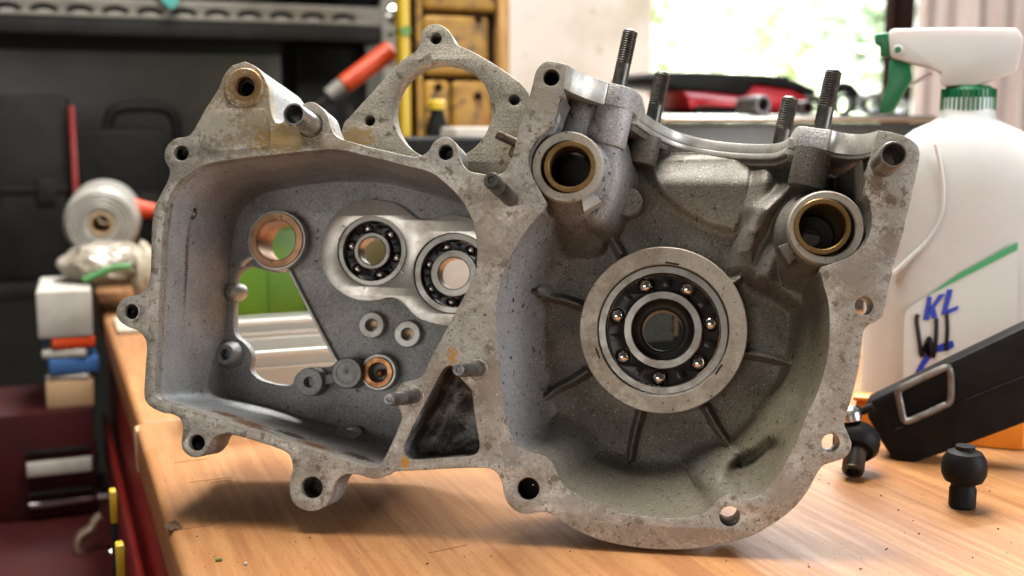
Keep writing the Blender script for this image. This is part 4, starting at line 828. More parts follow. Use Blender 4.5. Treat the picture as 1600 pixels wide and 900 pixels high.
# yellow cabinet
t = 1.30; s0 = V(652, 100, t)[0]; s1_ = V(776, 100, t)[0]; s2 = V(796, 100, t)[0]; ztop = 0.44
base = ((s0 + s2) / 2, t + 0.08, -0.0008); cb_ = thing('yellow_cabinet', base, 'worn yellow wooden cabinet with scuffed drawer fronts at the back of the bench', 'cabinet')
put(bx(s0 + 0.006, s1_ + 0.002, t + 0.012, t + 0.06, -0.0008, ztop, 0.002), 'carcass', m_brown, base, cb_)
put(bx(s1_ + 0.0025, s2, t - 0.002, t + 0.06, -0.0008, ztop, 0.002), 'side_post', m_ochre, base, cb_)
put(bx(s0 - 0.0005, s0 + 0.006, t - 0.001, t + 0.0115, -0.0008, ztop, 0.001), 'side_post', m_yellow, base, cb_)
sA = s0 + 0.008; sB = V(764, 100, t)[0]
zcut = [ztop, V(710, 16, t)[1], V(710, 22, t)[1]]
def front_panel(a, b, lo, hi): put(bx(a, b, t - 0.002, t + 0.011, lo, hi, 0.006, seg=3), 'drawer_front', m_yellow, base, cb_)
front_panel(sA - 0.001, s1_, V(700, 17, t)[1], ztop)
front_panel(sA, sB, V(700, 119, t)[1], V(700, 24, t)[1])
front_panel(sA, V(704, 150, t)[0], 0.004, V(700, 126, t)[1]); front_panel(V(707, 150, t)[0], V(770, 150, t)[0], 0.004, V(700, 126, t)[1])
for px, py in ((746, 28), (683, 136), (745, 150)):
    s_, z_ = V(px, py, t); put(MB().lathe([(0.0045, 0), (0.005, -0.004), (0.003, -0.007), (0.0003, -0.008)], (s_, t - 0.002, z_), (0, 1, 0), 16), 'knob', m_brown, base, cb_)
# black bottle with yellow cap, white tray, dark box (seen through the rear flange)
t = 1.16; s_, zt = V(683, 170, t); base = (s_, t, -0.0008); bo = thing('oil_bottle', base, 'small black bottle with yellow cap in front of the yellow cabinet', 'bottle')
put(MB().lathe([(0.0115, 0), (0.0125, 0.004), (0.0125, zt - 0.02), (0.007, zt - 0.004), (0.007, zt)], base, (0, 0, 1), 28, True, True), 'bottle_body', m_black, base, bo)
put(MB().lathe([(0.009, zt + 0.0005), (0.009, zt + 0.008), (0.007, zt + 0.01), (0.0003, zt + 0.01)], base, (0, 0, 1), 24, True), 'cap', m_yel, base, bo)
t = 1.10; s0, z0_ = V(712, 214, t); s1_, z1_ = V(800, 199, t)
o = put(bx(s0, s1_, t, t + 0.08, -0.0008, z1_, 0.003), 'white_box', m_card, ((s0 + s1_) / 2, t + 0.04, -0.0008)); tag(o, 'white cardboard box behind the round rear flange', 'box')
s0, _z = V(636, 230, 1.0); s1_, z1_ = V(775, 214, 1.0)
o = put(bx(s0, s1_, 1.0, 1.08, -0.0008, z1_ , 0.006), 'dark_crate', m_black, ((s0 + s1_) / 2, 1.04, -0.0008)); tag(o, 'black crate standing behind the round rear flange', 'crate')

# ---- steel box with things piled on it
t = 0.98; s0, zt = V(1032, 180, t); s1_ = V(1464, 188, t)[0]; zt = V(1032, 178.5, t)[1]
base = ((s0 + s1_) / 2, t + 0.14, -0.0008); sbx = thing('steel_box', base, 'brushed steel box with a rolled rim behind the crankcase', 'steel box')
put(bx(s0 + 0.004, s1_ - 0.004, t + 0.004, t + 0.28, -0.0008, zt - 0.008, 0.006), 'box_body', m_steelbox, base, sbx)
put(bx(s0, s1_, t, t + 0.284, zt - 0.0075, zt, 0.003, seg=3), 'rim', m_rim, base, sbx)
put(bx(s0 + 0.001, s1_ - 0.001, t + 0.001, t + 0.283, zt - 0.0115, zt - 0.0082, 0.001), 'rim', m_steelbox, base, sbx)
# red and black tool case on the box
t = 1.10; base = (V(1120, 178, t)[0], t, zt); rc = thing('power_tool', base, 'red and black power tool lying on the steel box', 'power tool')
dz = zt - V(1100, 177, t)[1]
def extd(px, t_, a, b, grow=0): mb = ext(px, t_, a, b); [v.__iadd__(np.array([0, 0, dz])) for v in mb.v]; return mb
put(extd([(984, 119), (1000, 112), (1060, 112), (1160, 116), (1205, 124), (1240, 140), (1234, 150), (1205, 137), (1145, 129), (1130, 147), (1085, 141), (1040, 139), (985, 131)], t, t - 0.045, t + 0.045), 'top_cover', m_black, base, rc, bev=0.003)
put(extd([(1036, 140), (1085, 142.5), (1131, 148.5), (1146, 131), (1204, 139), (1232, 151), (1214, 177), (1142, 177), (1130, 166), (1062, 164), (1050, 170), (1044, 152)], t, t - 0.04, t + 0.04), 'body', m_redpl, base, rc, bev=0.003)
put(extd([(1062, 166), (1129, 168), (1137, 177), (1056, 177)], t, t - 0.038, t + 0.038), 'battery', m_black, base, rc, bev=0.002)
for k in range(4):
    x = 1152 + 12 * k; put(extd([(x, 116 + k * 0.8), (x + 6, 116.8 + k * 0.8), (x + 6, 121 + k), (x, 120 + k)], t, t - 0.047, t - 0.04), 'grip_rib', m_dkgrey, base, rc, bev=0.0005)
def ring_piece(name, p0, p1, t0, t1, ro, ri, m, label, cat):
    a = np.array([V(*p0, t0)[0], t0, V(*p0, t0)[1]]); b = np.array([V(*p1, t1)[0], t1, V(*p1, t1)[1]]); L = np.linalg.norm(b - a); r_ = ro / F * 1.0; q_ = ri / F
    low = min(a[2], b[2]) - r_ * 0.93; sh2 = zt - low + 0.0003; a[2] += sh2; b[2] += sh2
    base = (a[0], a[1], zt); mb = MB().lathe([(q_, 0), (r_ * 0.97, 0), (r_, r_ * 0.05), (r_, L * 0.55), (r_ * 0.93, L * 0.6), (r_ * 0.93, L), (q_, L), (q_, 0)], a, b - a, 28)
    o = put(mb, name, m, base); tag(o, label, cat, 'sockets and sleeves on the steel box'); return o
ring_piece('pipe_sleeve', (1193, 162), (1160, 164), 0.985, 1.02, 17, 12, m_pin, 'bright open steel sleeve leaning in front of the red power tool', 'sleeve')
ring_piece('pipe_sleeve', (1262, 168), (1236, 168), 0.99, 1.04, 13, 9, m_stud, 'small dark sleeve between the two right cylinder studs', 'sleeve')
ring_piece('pipe_sleeve', (1322, 158), (1312, 158), 0.99, 1.05, 20, 15, m_black, 'large black sleeve just right of the rightmost cylinder stud', 'sleeve')
ring_piece('pipe_sleeve', (1368, 158), (1348, 156), 0.99, 1.05, 21, 15, m_plug, 'grey sleeve lying between the black sleeve and the green trigger', 'sleeve')
ring_piece('pipe_sleeve', (1408, 164), (1392, 160), 0.985, 1.03, 17, 14, m_pin, 'thin chrome ring behind the green trigger of the spray bottle', 'ring')

t = 1.04; P = np.array([(V(x, y, t)[0], t + 0.004 * i, V(x, y, t)[1]) for i, (x, y) in enumerate([(1284, 172), (1296, 152), (1316, 139), (1338, 140), (1352, 156), (1358, 172)])]); P[:, 2] += zt + 0.0062 - P[:, 2].min()
o = put(MB().tube(smooth(P, 5, False), 0.0060, 12), 'rubber_hose', m_black, (P[0][0], t, zt)); tag(o, 'arched black rubber hose lying on the steel box behind the rightmost stud', 'hose')
P = np.array([(V(x, y, t + 0.05)[0], t + 0.05 + 0.002 * i, V(x, y, t + 0.05)[1]) for i, (x, y) in enumerate([(1236, 172), (1252, 158), (1275, 152), (1300, 166)])]); P[:, 2] += zt + 0.0047 - P[:, 2].min()
o = put(MB().tube(smooth(P, 5, False), 0.0045, 12), 'rubber_hose', m_plug, (P[0][0], t + 0.05, zt)); tag(o, 'low grey hose on the steel box between red tool and arched hose', 'hose')

# ---- spray bottle and the things beside it stand turned towards the right-hand window
ROOM_AXES = (A2, B2, PHI); PHI = -math.radians(20.7); A2 = np.array([-math.sin(PHI), math.cos(PHI)]); B2 = np.array([math.cos(PHI), math.sin(PHI)])
t = 0.80; cxs = V(1500, 400, t)[0]; base = (cxs, t, 0.0); sp = thing('spray_bottle', base, 'white spray bottle with green trigger and handwritten label', 'spray bottle')
prof = [(0.0, 0.93), (0.004, 0.985), (0.012, 1.0), (0.10, 1.0), (0.135, 0.985), (0.158, 0.94), (0.172, 0.88), (0.185, 0.74), (0.1935, 0.56), (0.1985, 0.38), (0.2015, 0.30), (0.208, 0.28), (0.215, 0.28)]
hw = cxs - V(1343, 560, t)[0]; P = []; a = np.linspace(0, 2 * np.pi, 72, endpoint=False)
for z, k in prof:
    w_ = hw * k; d_ = min(0.036 * (0.35 + 0.65 * k), w_); e = 0.62 if k > 0.5 else 0.9
    P.append(np.stack([cxs + w_ * np.sign(np.cos(a)) * np.abs(np.cos(a)) ** e, t + 0.03 + d_ * np.sign(np.sin(a)) * np.abs(np.sin(a)) ** e, np.full_like(a, z)], 1))
put(MB().grid(np.array(P), wrap_v=True, cap0=True, cap1=True), 'bottle_body', m_hdpe, base, sp, angle=60)
tf = t + 0.03 - 0.036
# raised moulding line that sweeps down the shoulder
ml = [(1462, 226), (1470, 262), (1474, 300), (1470, 340), (1450, 375), (1425, 400), (1395, 428)]
Pm = np.array([(V(x, y, tf)[0], tf + 0.0012, V(x, y, tf)[1]) for x, y in ml]); put(MB().tube(smooth(Pm, 5, False), 0.0013, 8), 'moulding_line', m_hdpe, base, sp)
def on_label(px, lift): return np.array([(V(x, y, tf)[0], tf - lift, V(x, y, tf)[1]) for x, y in px])
def flat(px, lift, m, name, parent, th_=0.0002):
    A = on_label(px, lift); Bq = A.copy(); Bq[:, 1] += th_; return put(MB().prism(A, Bq), name, m, base, parent)
lab = flat([(1410, 640), (1413, 500), (1416, 486), (1424, 478), (1500, 430), (1590, 385), (1590, 640)], 0.0003, m_label, 'label', sp)
flat([(1448, 462.5), (1500, 426), (1590, 378), (1590, 390), (1500, 436)], 0.0005, m_lgreen, 'label_band', lab)
def stroke(px, wd, m, name, lift, sm=True):
    P = np.asarray(px, float); P = smooth(P, 5, False) if sm else P; T = np.gradient(P, axis=0); T /= np.linalg.norm(T, axis=1)[:, None] + 1e-9; nn = np.stack([-T[:, 1], T[:, 0]], 1) * wd / 2
    flat(np.vstack([P + nn, (P - nn)[::-1]]), lift, m, name, lab)
def letter(polys, name): [flat(p, 0.0007, m_blue, name, lab) for p in polys]
letter([[(1442, 500), (1452, 500), (1456, 464), (1449, 462)], [(1449.5, 481), (1456, 477), (1467, 460), (1477, 459), (1461, 480), (1465, 496), (1456, 498)]], 'printed_letter')
letter([[(1470, 492), (1479, 490), (1489, 452), (1480, 452)], [(1477, 492.5), (1496, 484), (1498, 477), (1480, 484)]], 'printed_letter')
stroke([(1425, 645), (1428, 610), (1436, 580), (1452, 555), (1470, 542), (1490, 536)], 9, m_blue, 'printed_swash', 0.0006)
stroke([(1462, 548), (1478, 546), (1490, 540)], 4, m_blue, 'printed_swash', 0.0006)
stroke([(1435, 491), (1432, 500), (1436, 530), (1440, 556), (1446, 540), (1452, 528), (1455, 540), (1458, 558), (1462, 530), (1463, 497)], 7, m_marker, 'marker_letter', 0.0010)
stroke([(1479, 490), (1480, 515), (1478, 548)], 6.5, m_marker, 'marker_letter', 0.0010)
# neck collar and trigger head
zc0 = V(1480, 175, t)[1]; zc1 = V(1480, 132, t)[1]; cc = (cxs, t + 0.03, 0)
mb = MB().lathe([(0.0158, zc0), (0.0166, zc0 + 0.001)] + [(0.0166, zc1 - 0.003), (0.013, zc1)], cc, (0, 0, 1), 40, True, True)
put(mb, 'collar', m_green, base, sp)
mb = MB()
for k in range(36):
    a_ = k / 36 * 2 * math.pi; mb.box((cxs + 0.0168 * math.cos(a_), t + 0.03 + 0.0168 * math.sin(a_), (zc0 + zc1) / 2 - 0.0005), (0.0012, 0.0014, (zc1 - zc0) * 0.8), 0, Matrix.Rotation(a_, 3, 'Z'))
put(mb, 'collar_ribs', m_green, base, sp)
T0, T1 = t + 0.016, t + 0.044; tb_ = t; t = T0
put(ext([(1388, 49), (1396, 45), (1500, 43), (1590, 44), (1600, 60), (1590, 110), (1560, 122), (1524, 134), (1474, 134), (1468, 128), (1470, 114), (1450, 104), (1420, 98), (1391, 89)], t, T0, T1), 'trigger_head', m_hdpe, base, sp, bev=0.003)
put(ext([(1366, 52), (1391, 49.5), (1391, 88), (1374, 87), (1374, 70), (1366, 69)], t, T0 + 0.004, T1 - 0.004), 'nozzle', m_green, base, sp, bev=0.0015)
put(ext([(1390, 91), (1421, 98), (1424, 122), (1416, 137), (1394, 176), (1371, 178), (1380, 150), (1387, 128)], t, T0 + 0.003, T1 - 0.003), 'trigger', m_green, base, sp, bev=0.0015)
put(ext([(1416, 132), (1452, 112), (1458, 115), (1419, 136)], t, T0 + 0.007, T1 - 0.007), 'lever', m_hdpe, base, sp, bev=0.0008)
t = tb_; s_, z_ = V(1403, 78, T0); put(MB().lathe([(0.0028, 0.0002), (0.0034, -0.0006), (0.0022, -0.001)], (s_, T0, z_), (0, 1, 0), 20), 'pivot_ring', m_hdpe, base, sp)
put(MB().lathe([(0.0021, -0.0011), (0.0003, -0.0012)], (s_, T0, z_), (0, 1, 0), 16), 'pivot_pin', m_green, base, sp)

# ---- black strap block with a wire bail, on black feet; black pipe fitting; orange crate
t = 0.700; base = (V(1500, 730, t)[0], t + 0.02, 0); bk = thing('plastic_block', base, 'black plastic block with a grey wire bail lying tilted right of the crankcase', 'plastic block')
bp_ = [(1351, 634), (1358, 622), (1400, 598), (1486, 556), (1660, 482), (1660, 640), (1486, 705), (1410, 731), (1402, 730), (1396, 722), (1376, 690), (1356, 655)]
bp2 = [(x, y + (9 if i in (2, 3, 4) and x < 1650 else 5 if i == 1 else 0)) for i, (x, y) in enumerate(bp_)]
put(ext(bp2, t, t, t + 0.022), 'block_body', m_black, base, bk, bev=0.005)
P = np.array([(V(x, y, t)[0], t - 0.0022, V(x, y, t)[1]) for x, y in [(1408, 606), (1440, 590), (1476, 574), (1484, 578), (1486, 600), (1484, 626), (1470, 634), (1440, 648), (1420, 656), (1412, 653), (1407, 630), (1404, 614)]])
put(MB().tube(smooth(P, 4), 0.0022, 10, True), 'bail', mat('grey_bail_metal', (0.16, 0.148, 0.138), (0.10, 0.085, 0.075), 120, rough=0.38, metal=0.7), base, bk)
P = np.array([(V(x, y, t)[0], t - 0.0003, V(x, y, t)[1]) for x, y in [(1398, 672), (1440, 656), (1486, 634), (1655, 566)]])
put(MB().tube(P, 0.0005, 6), 'mould_seam', m_black, base, bk)
s_, t_, _ = G(1503, 792); put(MB().lathe([(0.006, 0), (0.0068, 0.001), (0.0068, 0.010), (0.0062, 0.011), (0.0062, 0.013), (0.0095, 0.0145), (0.0112, 0.018), (0.0115, 0.022), (0.0108, 0.026), (0.0086, 0.0295), (0.005, 0.031), (0.0048, 0.033), (0.0003, 0.033)], (s_, t_, 0), (0, 0, 1), 40, True), 'foot', m_black, base, bk)
s_, t_, _ = G(1330, 758); t = t_ + 0.012; base = (s_, t, 0)
pf = thing('pipe_fitting', base, 'black threaded pipe fitting with a silver tip beside the crankcase', 'fitting')
z = 0.012
c = np.array([V(1338, 690, t + 0.014)[0], t + 0.014, V(1338, 690, t + 0.014)[1]])
tip = np.array([s_, t - 0.004, 0.0052]); d = tip - c; Lp = np.linalg.norm(d); d /= Lp; a_ = tip - d * 0.0136
th_prof = [(0.0062, 0)] + [(0.0062 - 0.0006 * (k % 2), 0.001 + 0.0006 * k) for k in range(20)] + [(0.0058, 0.0132), (0.005, 0.0136), (0.0035, 0.0136), (0.0032, 0.010), (0.0003, 0.010)]
put(MB().lathe(th_prof, a_, d, 28), 'threaded_end', m_stud, base, pf)
put(MB().lathe([(0.0003, -0.008), (0.010, -0.0075), (0.0128, -0.004), (0.0132, 0), (0.0128, 0.004), (0.010, 0.0075), (0.0003, 0.008)], c, d, 36), 'fitting_body', m_black, base, pf)
put(MB().cyl(c + d * 0.004, a_ - d * 0.0002, 0.0066, 0.0070, 24, 0.0006), 'barrel', m_black, base, pf)
c2 = np.array([V(1328, 664, t)[0], t + 0.012, V(1328, 664, t)[1]]); c3 = np.array([V(1325, 648, t)[0], t + 0.012, V(1325, 648, t)[1]])
put(MB().lathe([(0.0058, 0), (0.0058, 0.004), (0.0045, 0.0066), (0.002, 0.008), (0.0003, 0.0083)], c2, c3 - c2, 24, True), 'silver_tip', m_dowel, base, pf)
P = np.array([(V(x, y, t)[0], t + 0.014, V(x, y, t)[1]) for x, y in [(1332, 646), (1343, 652), (1352, 648), (1362, 644)]]); put(MB().tube(smooth(P, 4, False), 0.0022, 8), 'hose_stub', m_black, base, pf)
t = 0.748; s0 = V(1334, 690, t)[0]; s1_ = V(1600, 690, t)[0]; za = V(1360, 628, t)[1]; base = ((s0 + s1_) / 2, t + 0.008, 0)
oc_ = thing('orange_tray', base, 'shallow orange plastic tray standing on the bench in front of the spray bottle', 'tray')
put(bx(s0, s1_, t, t + 0.012, 0, za, 0.002), 'tray_wall', m_orange2, base, oc_); put(bx(s0 - 0.0015, s1_, t - 0.0015, t + 0.0135, za + 0.0002, za + 0.003, 0.001), 'tray_lip', m_orange2, base, oc_)

A2, B2, PHI = ROOM_AXES

# ---- things behind the left chamber: clear bins and a lime green crate
def bin_(px0, px1, py, t, depth, label, m):
    s0 = V(px0, py, t)[0]; zt_ = V(440, py, t)[1]; s1_ = V(px1, py, t)[0]; base = ((s0 + s1_) / 2, t + depth / 2, -0.0008); th_ = thing('clear_bin', base, label, 'plastic bin', 'clear plastic bins'); w_ = 0.0018
    mb = MB(); bx(s0, s1_, t, t + w_, -0.0008, zt_, 0.0006, mb); bx(s0, s1_, t + depth - w_, t + depth, -0.0008, zt_, 0.0006, mb); bx(s0, s0 + w_, t + w_, t + depth - w_, -0.0008, zt_, 0, mb); bx(s1_ - w_, s1_, t + w_, t + depth - w_, -0.0008, zt_, 0, mb); bx(s0 + w_, s1_ - w_, t + w_, t + depth - w_, 0.0, 0.0018, 0, mb)
    put(mb, 'bin_body', m, base, th_)
    mb = MB(); bx(s0 - 0.003, s1_ + 0.003, t - 0.0035, t - 0.0002, zt_ - 0.003, zt_ + 0.001, 0.0008, mb); bx(s0 - 0.003, s1_ + 0.003, t - 0.002, t - 0.0002, zt_ - 0.0115, zt_ - 0.0095, 0.0005, mb)
    put(mb, 'bin_rim', m_lightclear, base, th_)
m_lightclear = mat('white_bin_rim', (0.82, 0.83, 0.78), rough=0.3, trans=0.25)
bin_(300, 640, 548, 0.74, 0.05, 'clear plastic bin nearest behind the opening of the left chamber', m_clear)
bin_(290, 660, 498, 0.90, 0.025, 'taller clear plastic bin standing behind the nearest clear bin', m_clear)
t = 1.02; s0 = V(330, 400, t)[0]; s1_ = V(506, 400, t)[0]; zt_ = V(420, 340, t)[1]; base = ((s0 + s1_) / 2, t + 0.06, -0.0008)
gc = thing('green_crate', base, 'lime green plastic crate behind the clear bins', 'crate')
put(bx(s0, s1_, t, t + 0.12, -0.0008, zt_, 0.003), 'crate_body', m_lime, base, gc)
for k in range(3): s_ = s0 + (s1_ - s0) * (k + 0.5) / 3; put(bx(s_ - 0.001, s_ + 0.001, t - 0.0018, t - 0.0002, 0.0, zt_ - 0.004, 0.0008), 'crate_rib', m_lime, base, gc)
put(bx(s0 - 0.003, s1_ + 0.003, t - 0.006, t - 0.0002, zt_ - 0.01, zt_ + 0.002, 0.001), 'crate_rim', m_lime, base, gc)
t = 0.95; s0 = V(560, 400, t)[0]; s1_ = V(660, 400, t)[0]
m_olive = mat('olive_carton', (0.13, 0.11, 0.045), (0.09, 0.078, 0.03), 30, rough=0.6)
t2 = 1.06; s0 = V(520, 400, t2)[0]; s1_ = V(640, 400, t2)[0]
o = put(bx(s0, s1_, t2, t2 + 0.09, -0.0008, V(580, 372, t2)[1], 0.003), 'carton', m_olive, ((s0 + s1_) / 2, t2 + 0.045, -0.0008)); tag(o, 'olive carton seen through the left gearbox bearing', 'carton')
t2 = 0.98; s0 = V(665, 420, t2)[0]; s1_ = V(780, 420, t2)[0]
o = put(bx(s0, s1_, t2, t2 + 0.06, -0.0008, V(700, 380, t2)[1], 0.003), 'carton', m_card, ((s0 + s1_) / 2, t2 + 0.03, -0.0008)); tag(o, 'white carton seen through the right gearbox bearing', 'carton')
# printed carton seen through the main bearing
m_olive2 = mat('dim_yellow_print', (0.07, 0.06, 0.028), rough=0.7, spec=0.1)
t = 0.70; m_print = mat('dark_green_print', (0.006, 0.009, 0.008), rough=0.7, spec=0.05)
s0, zt_ = V(985, 455, t); s1_ = V(1090, 500, t)[0]; base = ((s0 + s1_) / 2, t + 0.015, 0); pc_ = thing('printed_carton', base, 'dark green carton with lines of small print, seen through the main bearing', 'carton')
put(bx(s0, s1_, t, t + 0.03, 0, zt_, 0.001), 'carton_body', m_print, base, pc_)
mb = MB(); rs = random.Random(4)
for k in range(26):
    z = zt_ - 0.004 - k * 0.0013; s_ = s0 + 0.003
    while s_ < s1_ - 0.022:
        L = rs.uniform(0.001, 0.004); bx(s_, s_ + L, t - 0.0002, t - 0.0001, z, z + 0.0006, 0, mb); s_ += L + 0.0006
pr = put(mb, 'printed_lines', mat('pale_print', (0.045, 0.055, 0.045), rough=0.6), base, pc_, None); pr['kind'] = 'stuff'
put(bx(s1_ - 0.019, s1_ - 0.016, t - 0.0003, t - 0.0001, zt_ - 0.034, zt_ - 0.01), 'print_bar', m_olive2, base, pc_)

# ---- clutter at the far left: bags on the bench end, boxes, red trolley below
def blob(name, px, py, rx, ry, t, depth, m, label, cat, seed, amp=0.16, floor_z=None):
    s_, z_ = V(px, py, t); R = rx * (t / F); Rz = ry * (t / F); rs_ = np.random.default_rng(seed); n1, n2 = 90, 120
    u = np.linspace(0, np.pi, n1); v = np.linspace(0, 2 * np.pi, n2, endpoint=False); U, Vv = np.meshgrid(u, v, indexing='ij'); nx = np.sin(U) * np.cos(Vv); ny = np.sin(U) * np.sin(Vv); nz_ = np.cos(U)
    f = np.zeros_like(U)
    for k in range(30):
        d = rs_.normal(size=3); fr_ = 1.3 + 0.17 * k; d *= fr_ / np.linalg.norm(d); f += (1 - np.abs(np.sin(d[0] * nx + d[1] * ny + d[2] * nz_ + rs_.uniform(0, 6) + 0.8 * np.sin(3 * nx + 2 * nz_ + k)))) ** 2 / fr_ ** 0.75
    f = 1 + amp * (f / f.mean() - 1) * 2.2; P = np.stack([s_ + R * nx * f, t + depth * ny * f, z_ + Rz * nz_ * f], -1)
    if floor_z is not None: P[..., 2] = np.maximum(P[..., 2], floor_z)
    o = put(MB().grid(P, wrap_v=True), name, m, (s_, t, float(P[..., 2].min())), angle=50); tag(o, label, cat); return o
t = 1.36; s_, z_ = V(158, 350, t); base = (s_, t, z_ - 0.041)
rl = thing('film_roll', base, 'roll of white plastic film lying on the plastic bag at the far left', 'roll')
mb = MB().lathe([(0.0135, 0.0), (0.017, -0.002)] + [(0.018 + 0.0024 * k, -0.002 - 0.0016 * (k % 2)) for k in range(9)] + [(0.0395, 0.002), (0.041, 0.006), (0.041, 0.07), (0.038, 0.075), (0.0135, 0.075)], (s_, t, z_), (0.12, 1, 0.08), 44)
put(mb, 'film', m_film, base, rl); put(MB().lathe([(0.0105, -0.002), (0.0134, -0.002), (0.0134, 0.074), (0.0105, 0.074)], (s_, t, z_), (0.12, 1, 0.08), 32, closed=True), 'core', m_tan, base, rl)
P = np.array([(V(x, y, t)[0], t + 0.01 + 0.004 * i, V(x, y, t)[1]) for i, (x, y) in enumerate([(196, 318), (206, 338), (208, 360), (204, 380)])]); mb = MB(); mb.grid(np.stack([P, P + [0.006, 0.05, 0.0]], 1)); mb.grid(np.stack([P + [0.001, 0, 0], P + [0.007, 0.05, 0.0]], 1)); put(mb, 'loose_end', m_film, base, rl)
blob('plastic_bag', 170, 412, 66, 32, 1.30, 0.05, m_bag, 'flat crumpled plastic bag lying under the white film roll', 'bag', 2, 0.10)
blob('cloth_bag', 226, 425, 22, 44, 1.28, 0.03, m_cream, 'small cream cloth bag beside the left side of the crankcase', 'bag', 3, 0.07)
t = 1.40; a_ = np.array([V(196, 325, t)[0], t, V(196, 325, t)[1]]); b_ = np.array([V(246, 330, t)[0], t, V(246, 330, t)[1]])
gt = thing('trigger_clamp', tuple(a_), 'orange handled clamp lying behind the white film roll', 'clamp')
put(MB().lathe([(0.002, 0), (0.013, 0.006), (0.010, 0.02), (0.007, 0.04)], a_, b_ - a_, 20, True, True), 'handle', m_orange, tuple(a_), gt)
put(MB().cyl(b_ - [0, 0, 0.028], b_ + [0.02, 0, -0.01], 0.016, 0.012, 20, 0.003), 'grip', m_black, tuple(a_), gt)
P = np.array([(V(x, y, 1.24)[0], 1.24, V(x, y, 1.24)[1]) for x, y in [(130, 438), (150, 430), (178, 418), (205, 416)]]); o = put(MB().tube(smooth(P, 5, False), 0.0032, 10), 'green_cable', mat('green_cable_sheath', (0.05, 0.22, 0.06), rough=0.5), tuple(P[0])); tag(o, 'short green cable lying across the plastic bag', 'cable')
s_, t_, _ = G(215, 512, 0); o = put(bx(s_ - 0.02, s_ + 0.05, t_ - 0.03, t_ + 0.05, -0.0008, 0.004, 0.0015), 'paper_pad', m_cream, (s_, t_, -0.0008)); tag(o, 'cream paper pad on the bench behind the left lug', 'pad')
s_, t_, _ = G(180, 455, 0); o = put(MB().lathe([(0.03, 0), (0.034, 0.003), (0.034, 0.03), (0.03, 0.034), (0.0005, 0.034)], (s_ + 0.06, t_ - 0.02, -0.0008), (0, 0, 1), 32, True), 'tape_roll', m_black, (s_ + 0.06, t_ - 0.02, -0.0008)); tag(o, 'black roll standing on the bench beside the cream bag', 'roll')
# stack of cartons on the trolley
t = 1.22
stack = [(640, 596, m_tan, 'brown carton at the bottom of the far left stack'), (595, 588, m_card, 'thin white carton above the brown one in the left stack'), (587, 562, m_bluecard, 'blue carton in the far left stack'), (561, 548, m_card, 'white carton on the blue carton in the left stack'), (547, 530, m_orange, 'thin orange box in the far left stack'), (529, 455, m_card, 'tall white carton on top of the far left stack')]
stack_x = [(72, 148), (78, 147), (70, 150), (76, 146), (80, 148), (64, 150)]
for (y0, y1, m, lb), (xa, xb) in zip(stack, stack_x):
    s0 = V(xa, 540, t)[0]; s1_ = V(xb, 540, t)[0]; za = V(80, y0, t)[1]; zb = V(80, y1, t)[1]
    o = put(bx(s0, s1_, t, t + 0.12, za, zb - 0.0004, 0.002), 'carton', m, ((s0 + s1_) / 2, t + 0.06, za)); tag(o, lb, 'carton', 'cartons stacked at the left'); o.rotation_euler.z += random.uniform(-0.14, 0.14)
zst = V(80, 640, t)[1]
# red trolley: side rail along the bench, trays
zr = -0.13; p1_ = G(236, 890, zr); p0_ = G(160, 640, zr); sr_ = (p0_[0] + p1_[0]) / 2
base = (sr_ - 0.17, 0.95, -0.86); tr = thing('tool_trolley', base, 'red steel tool trolley under the left end of the bench', 'trolley')
put(bx(sr_ - 0.006, sr_, 0.45, 1.36, zr - 0.05, zr, 0.002), 'rail', m_red, base, tr)
put(bx(sr_ - 0.36, sr_ - 0.007, 0.45, 1.36, zr - 0.075, zr - 0.068, 0.001), 'tray', m_maroon, base, tr)
put(bx(sr_ - 0.36, sr_, 0.45, 1.36, -0.60, -0.575, 0.001), 'tray', m_red, base, tr)
put(bx(sr_ - 0.004, sr_, 0.46, 1.35, -0.574, zr - 0.051, 0.001), 'side_panel', m_red, base, tr)
put(bx(sr_ - 0.36, sr_ - 0.352, 0.45, 1.36, -0.574, zr, 0.001), 'side_panel', m_red, base, tr)
for s_ in (sr_ - 0.33, sr_ - 0.03):
    for t_ in (0.5, 1.3):
        put(bx(s_ - 0.012, s_ + 0.012, t_ - 0.012, t_ + 0.012, -0.82, -0.6, 0.001), 'leg', m_red, base, tr); put(MB().lathe([(0.03, -0.012), (0.034, -0.008), (0.034, 0.008), (0.03, 0.012)], (s_, t_, -0.826), (1, 0, 0), 24, True, True), 'caster', m_black, base, tr)
put(bx(sr_ - 0.34, sr_ - 0.02, 1.215, 1.35, zr - 0.0675, zst - 0.0003, 0.003), 'drawer', m_maroon, base, tr)
zt2 = zr - 0.068
for y0, y1, m in ((716, 738, m_card), (778, 786, m_chrome), (700, 704, m_black), (764, 768, m_black)):
    tq = 1.213; s0 = V(40, 700, tq)[0]; s1_ = V(142, 700, tq)[0]; put(bx(s0, s1_, tq - 0.008, tq - 0.0003 + 0.002, V(90, y1, tq)[1], V(90, y0, tq)[1], 0.001), 'label_holder' if m is m_card else 'drawer_pull' if m is m_chrome else 'drawer_gap', m, base, tr)
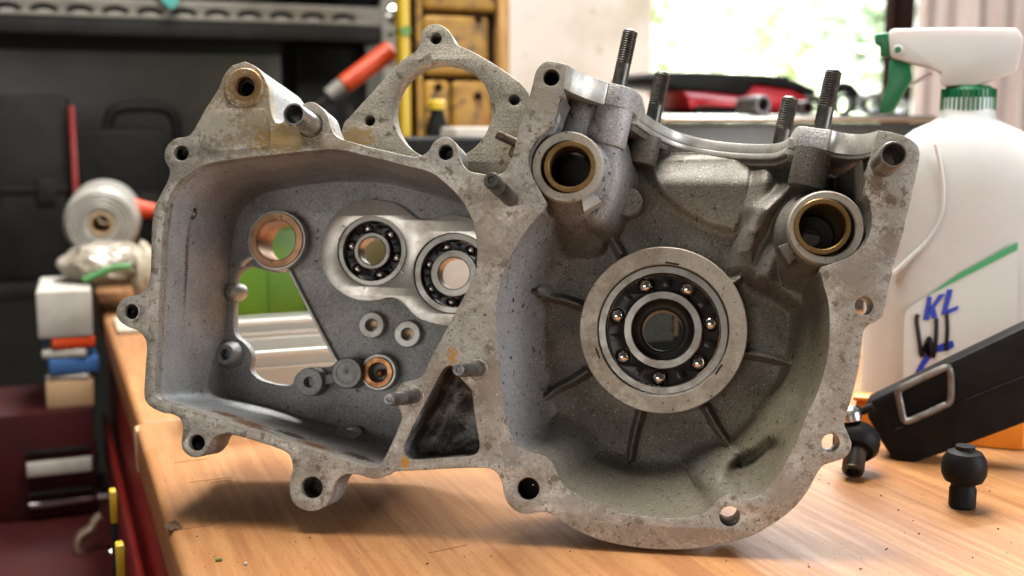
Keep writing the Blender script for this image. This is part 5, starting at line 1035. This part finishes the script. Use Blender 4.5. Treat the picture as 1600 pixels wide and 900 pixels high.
def on_tray(name, px, py, sx, sy, sz, m, label, cat):
    s_, t_, _ = G(px, py, zt2); o = put(bx(s_ - sx / 2, s_ + sx / 2, t_ - sy / 2, t_ + sy / 2, zt2 + 0.0003, zt2 + sz, 0.002), name, m, (s_, t_, zt2)); tag(o, label, cat); return o
on_tray('socket_box', 118, 735, 0.05, 0.07, 0.025, m_card, 'small pale box on the red trolley, nearer of two', 'box')
on_tray('steel_bar', 112, 790, 0.09, 0.02, 0.012, m_chrome, 'short bright steel bar lying on the red trolley', 'bar')
on_tray('tool_wallet', 90, 680, 0.08, 0.06, 0.03, m_black, 'black tool wallet lying on the red trolley', 'wallet')
# C clamp hanging over the tray, yellow and black tool
s_, t_, _ = G(150, 860, zt2); base = (s_, t_, zt2); cl = thing('pipe_clamp', base, 'old steel C shaped clamp on the red trolley', 'clamp')
P = np.array([(V(x, y, t_)[0], t_, V(x, y, t_)[1]) for x, y in [(158, 806), (150, 812), (142, 826), (126, 838), (122, 856), (130, 874), (148, 884), (165, 882), (172, 876)]])
put(MB().tube(smooth(P, 5, False), 0.0045, 12), 'frame', mat('old_plated_steel', (0.42, 0.37, 0.28), (0.28, 0.22, 0.14), 70, rough=0.4, metal=0.8), base, cl)
a_ = np.array([V(174, 905, t_)[0], t_, zt2 + 0.0005]); b_ = np.array([V(174, 866, t_)[0], t_, V(174, 866, t_)[1]]); put(MB().cyl(a_, b_, 0.009, n=24, bev=0.001), 'socket', m_chrome, base, cl)
tz = V(185, 870, 0.66); 
for k, (x0_, y0_, x1_, y1_) in enumerate([(172, 768, 182, 792), (182, 852, 194, 884)]):
    t_ = 0.70 + 0.06 * (1 - k); s0, za = V(x0_, y1_, t_); s1_, zb = V(x1_, y0_, t_); base = ((s0 + s1_) / 2, t_, -0.574)
    yt = thing('striped_level', base, ['yellow and black striped level end standing in the gap, farther of two', 'yellow and black striped level end standing in the gap, nearer of two'][k], 'level')
    put(bx(s0, s1_, t_, t_ + 0.01, -0.86, za - 0.012, 0.001), 'shaft', m_black, base, yt); put(bx(s0, s1_, t_, t_ + 0.01, za - 0.0118, zb, 0.001), 'yellow_band', m_yel, base, yt)
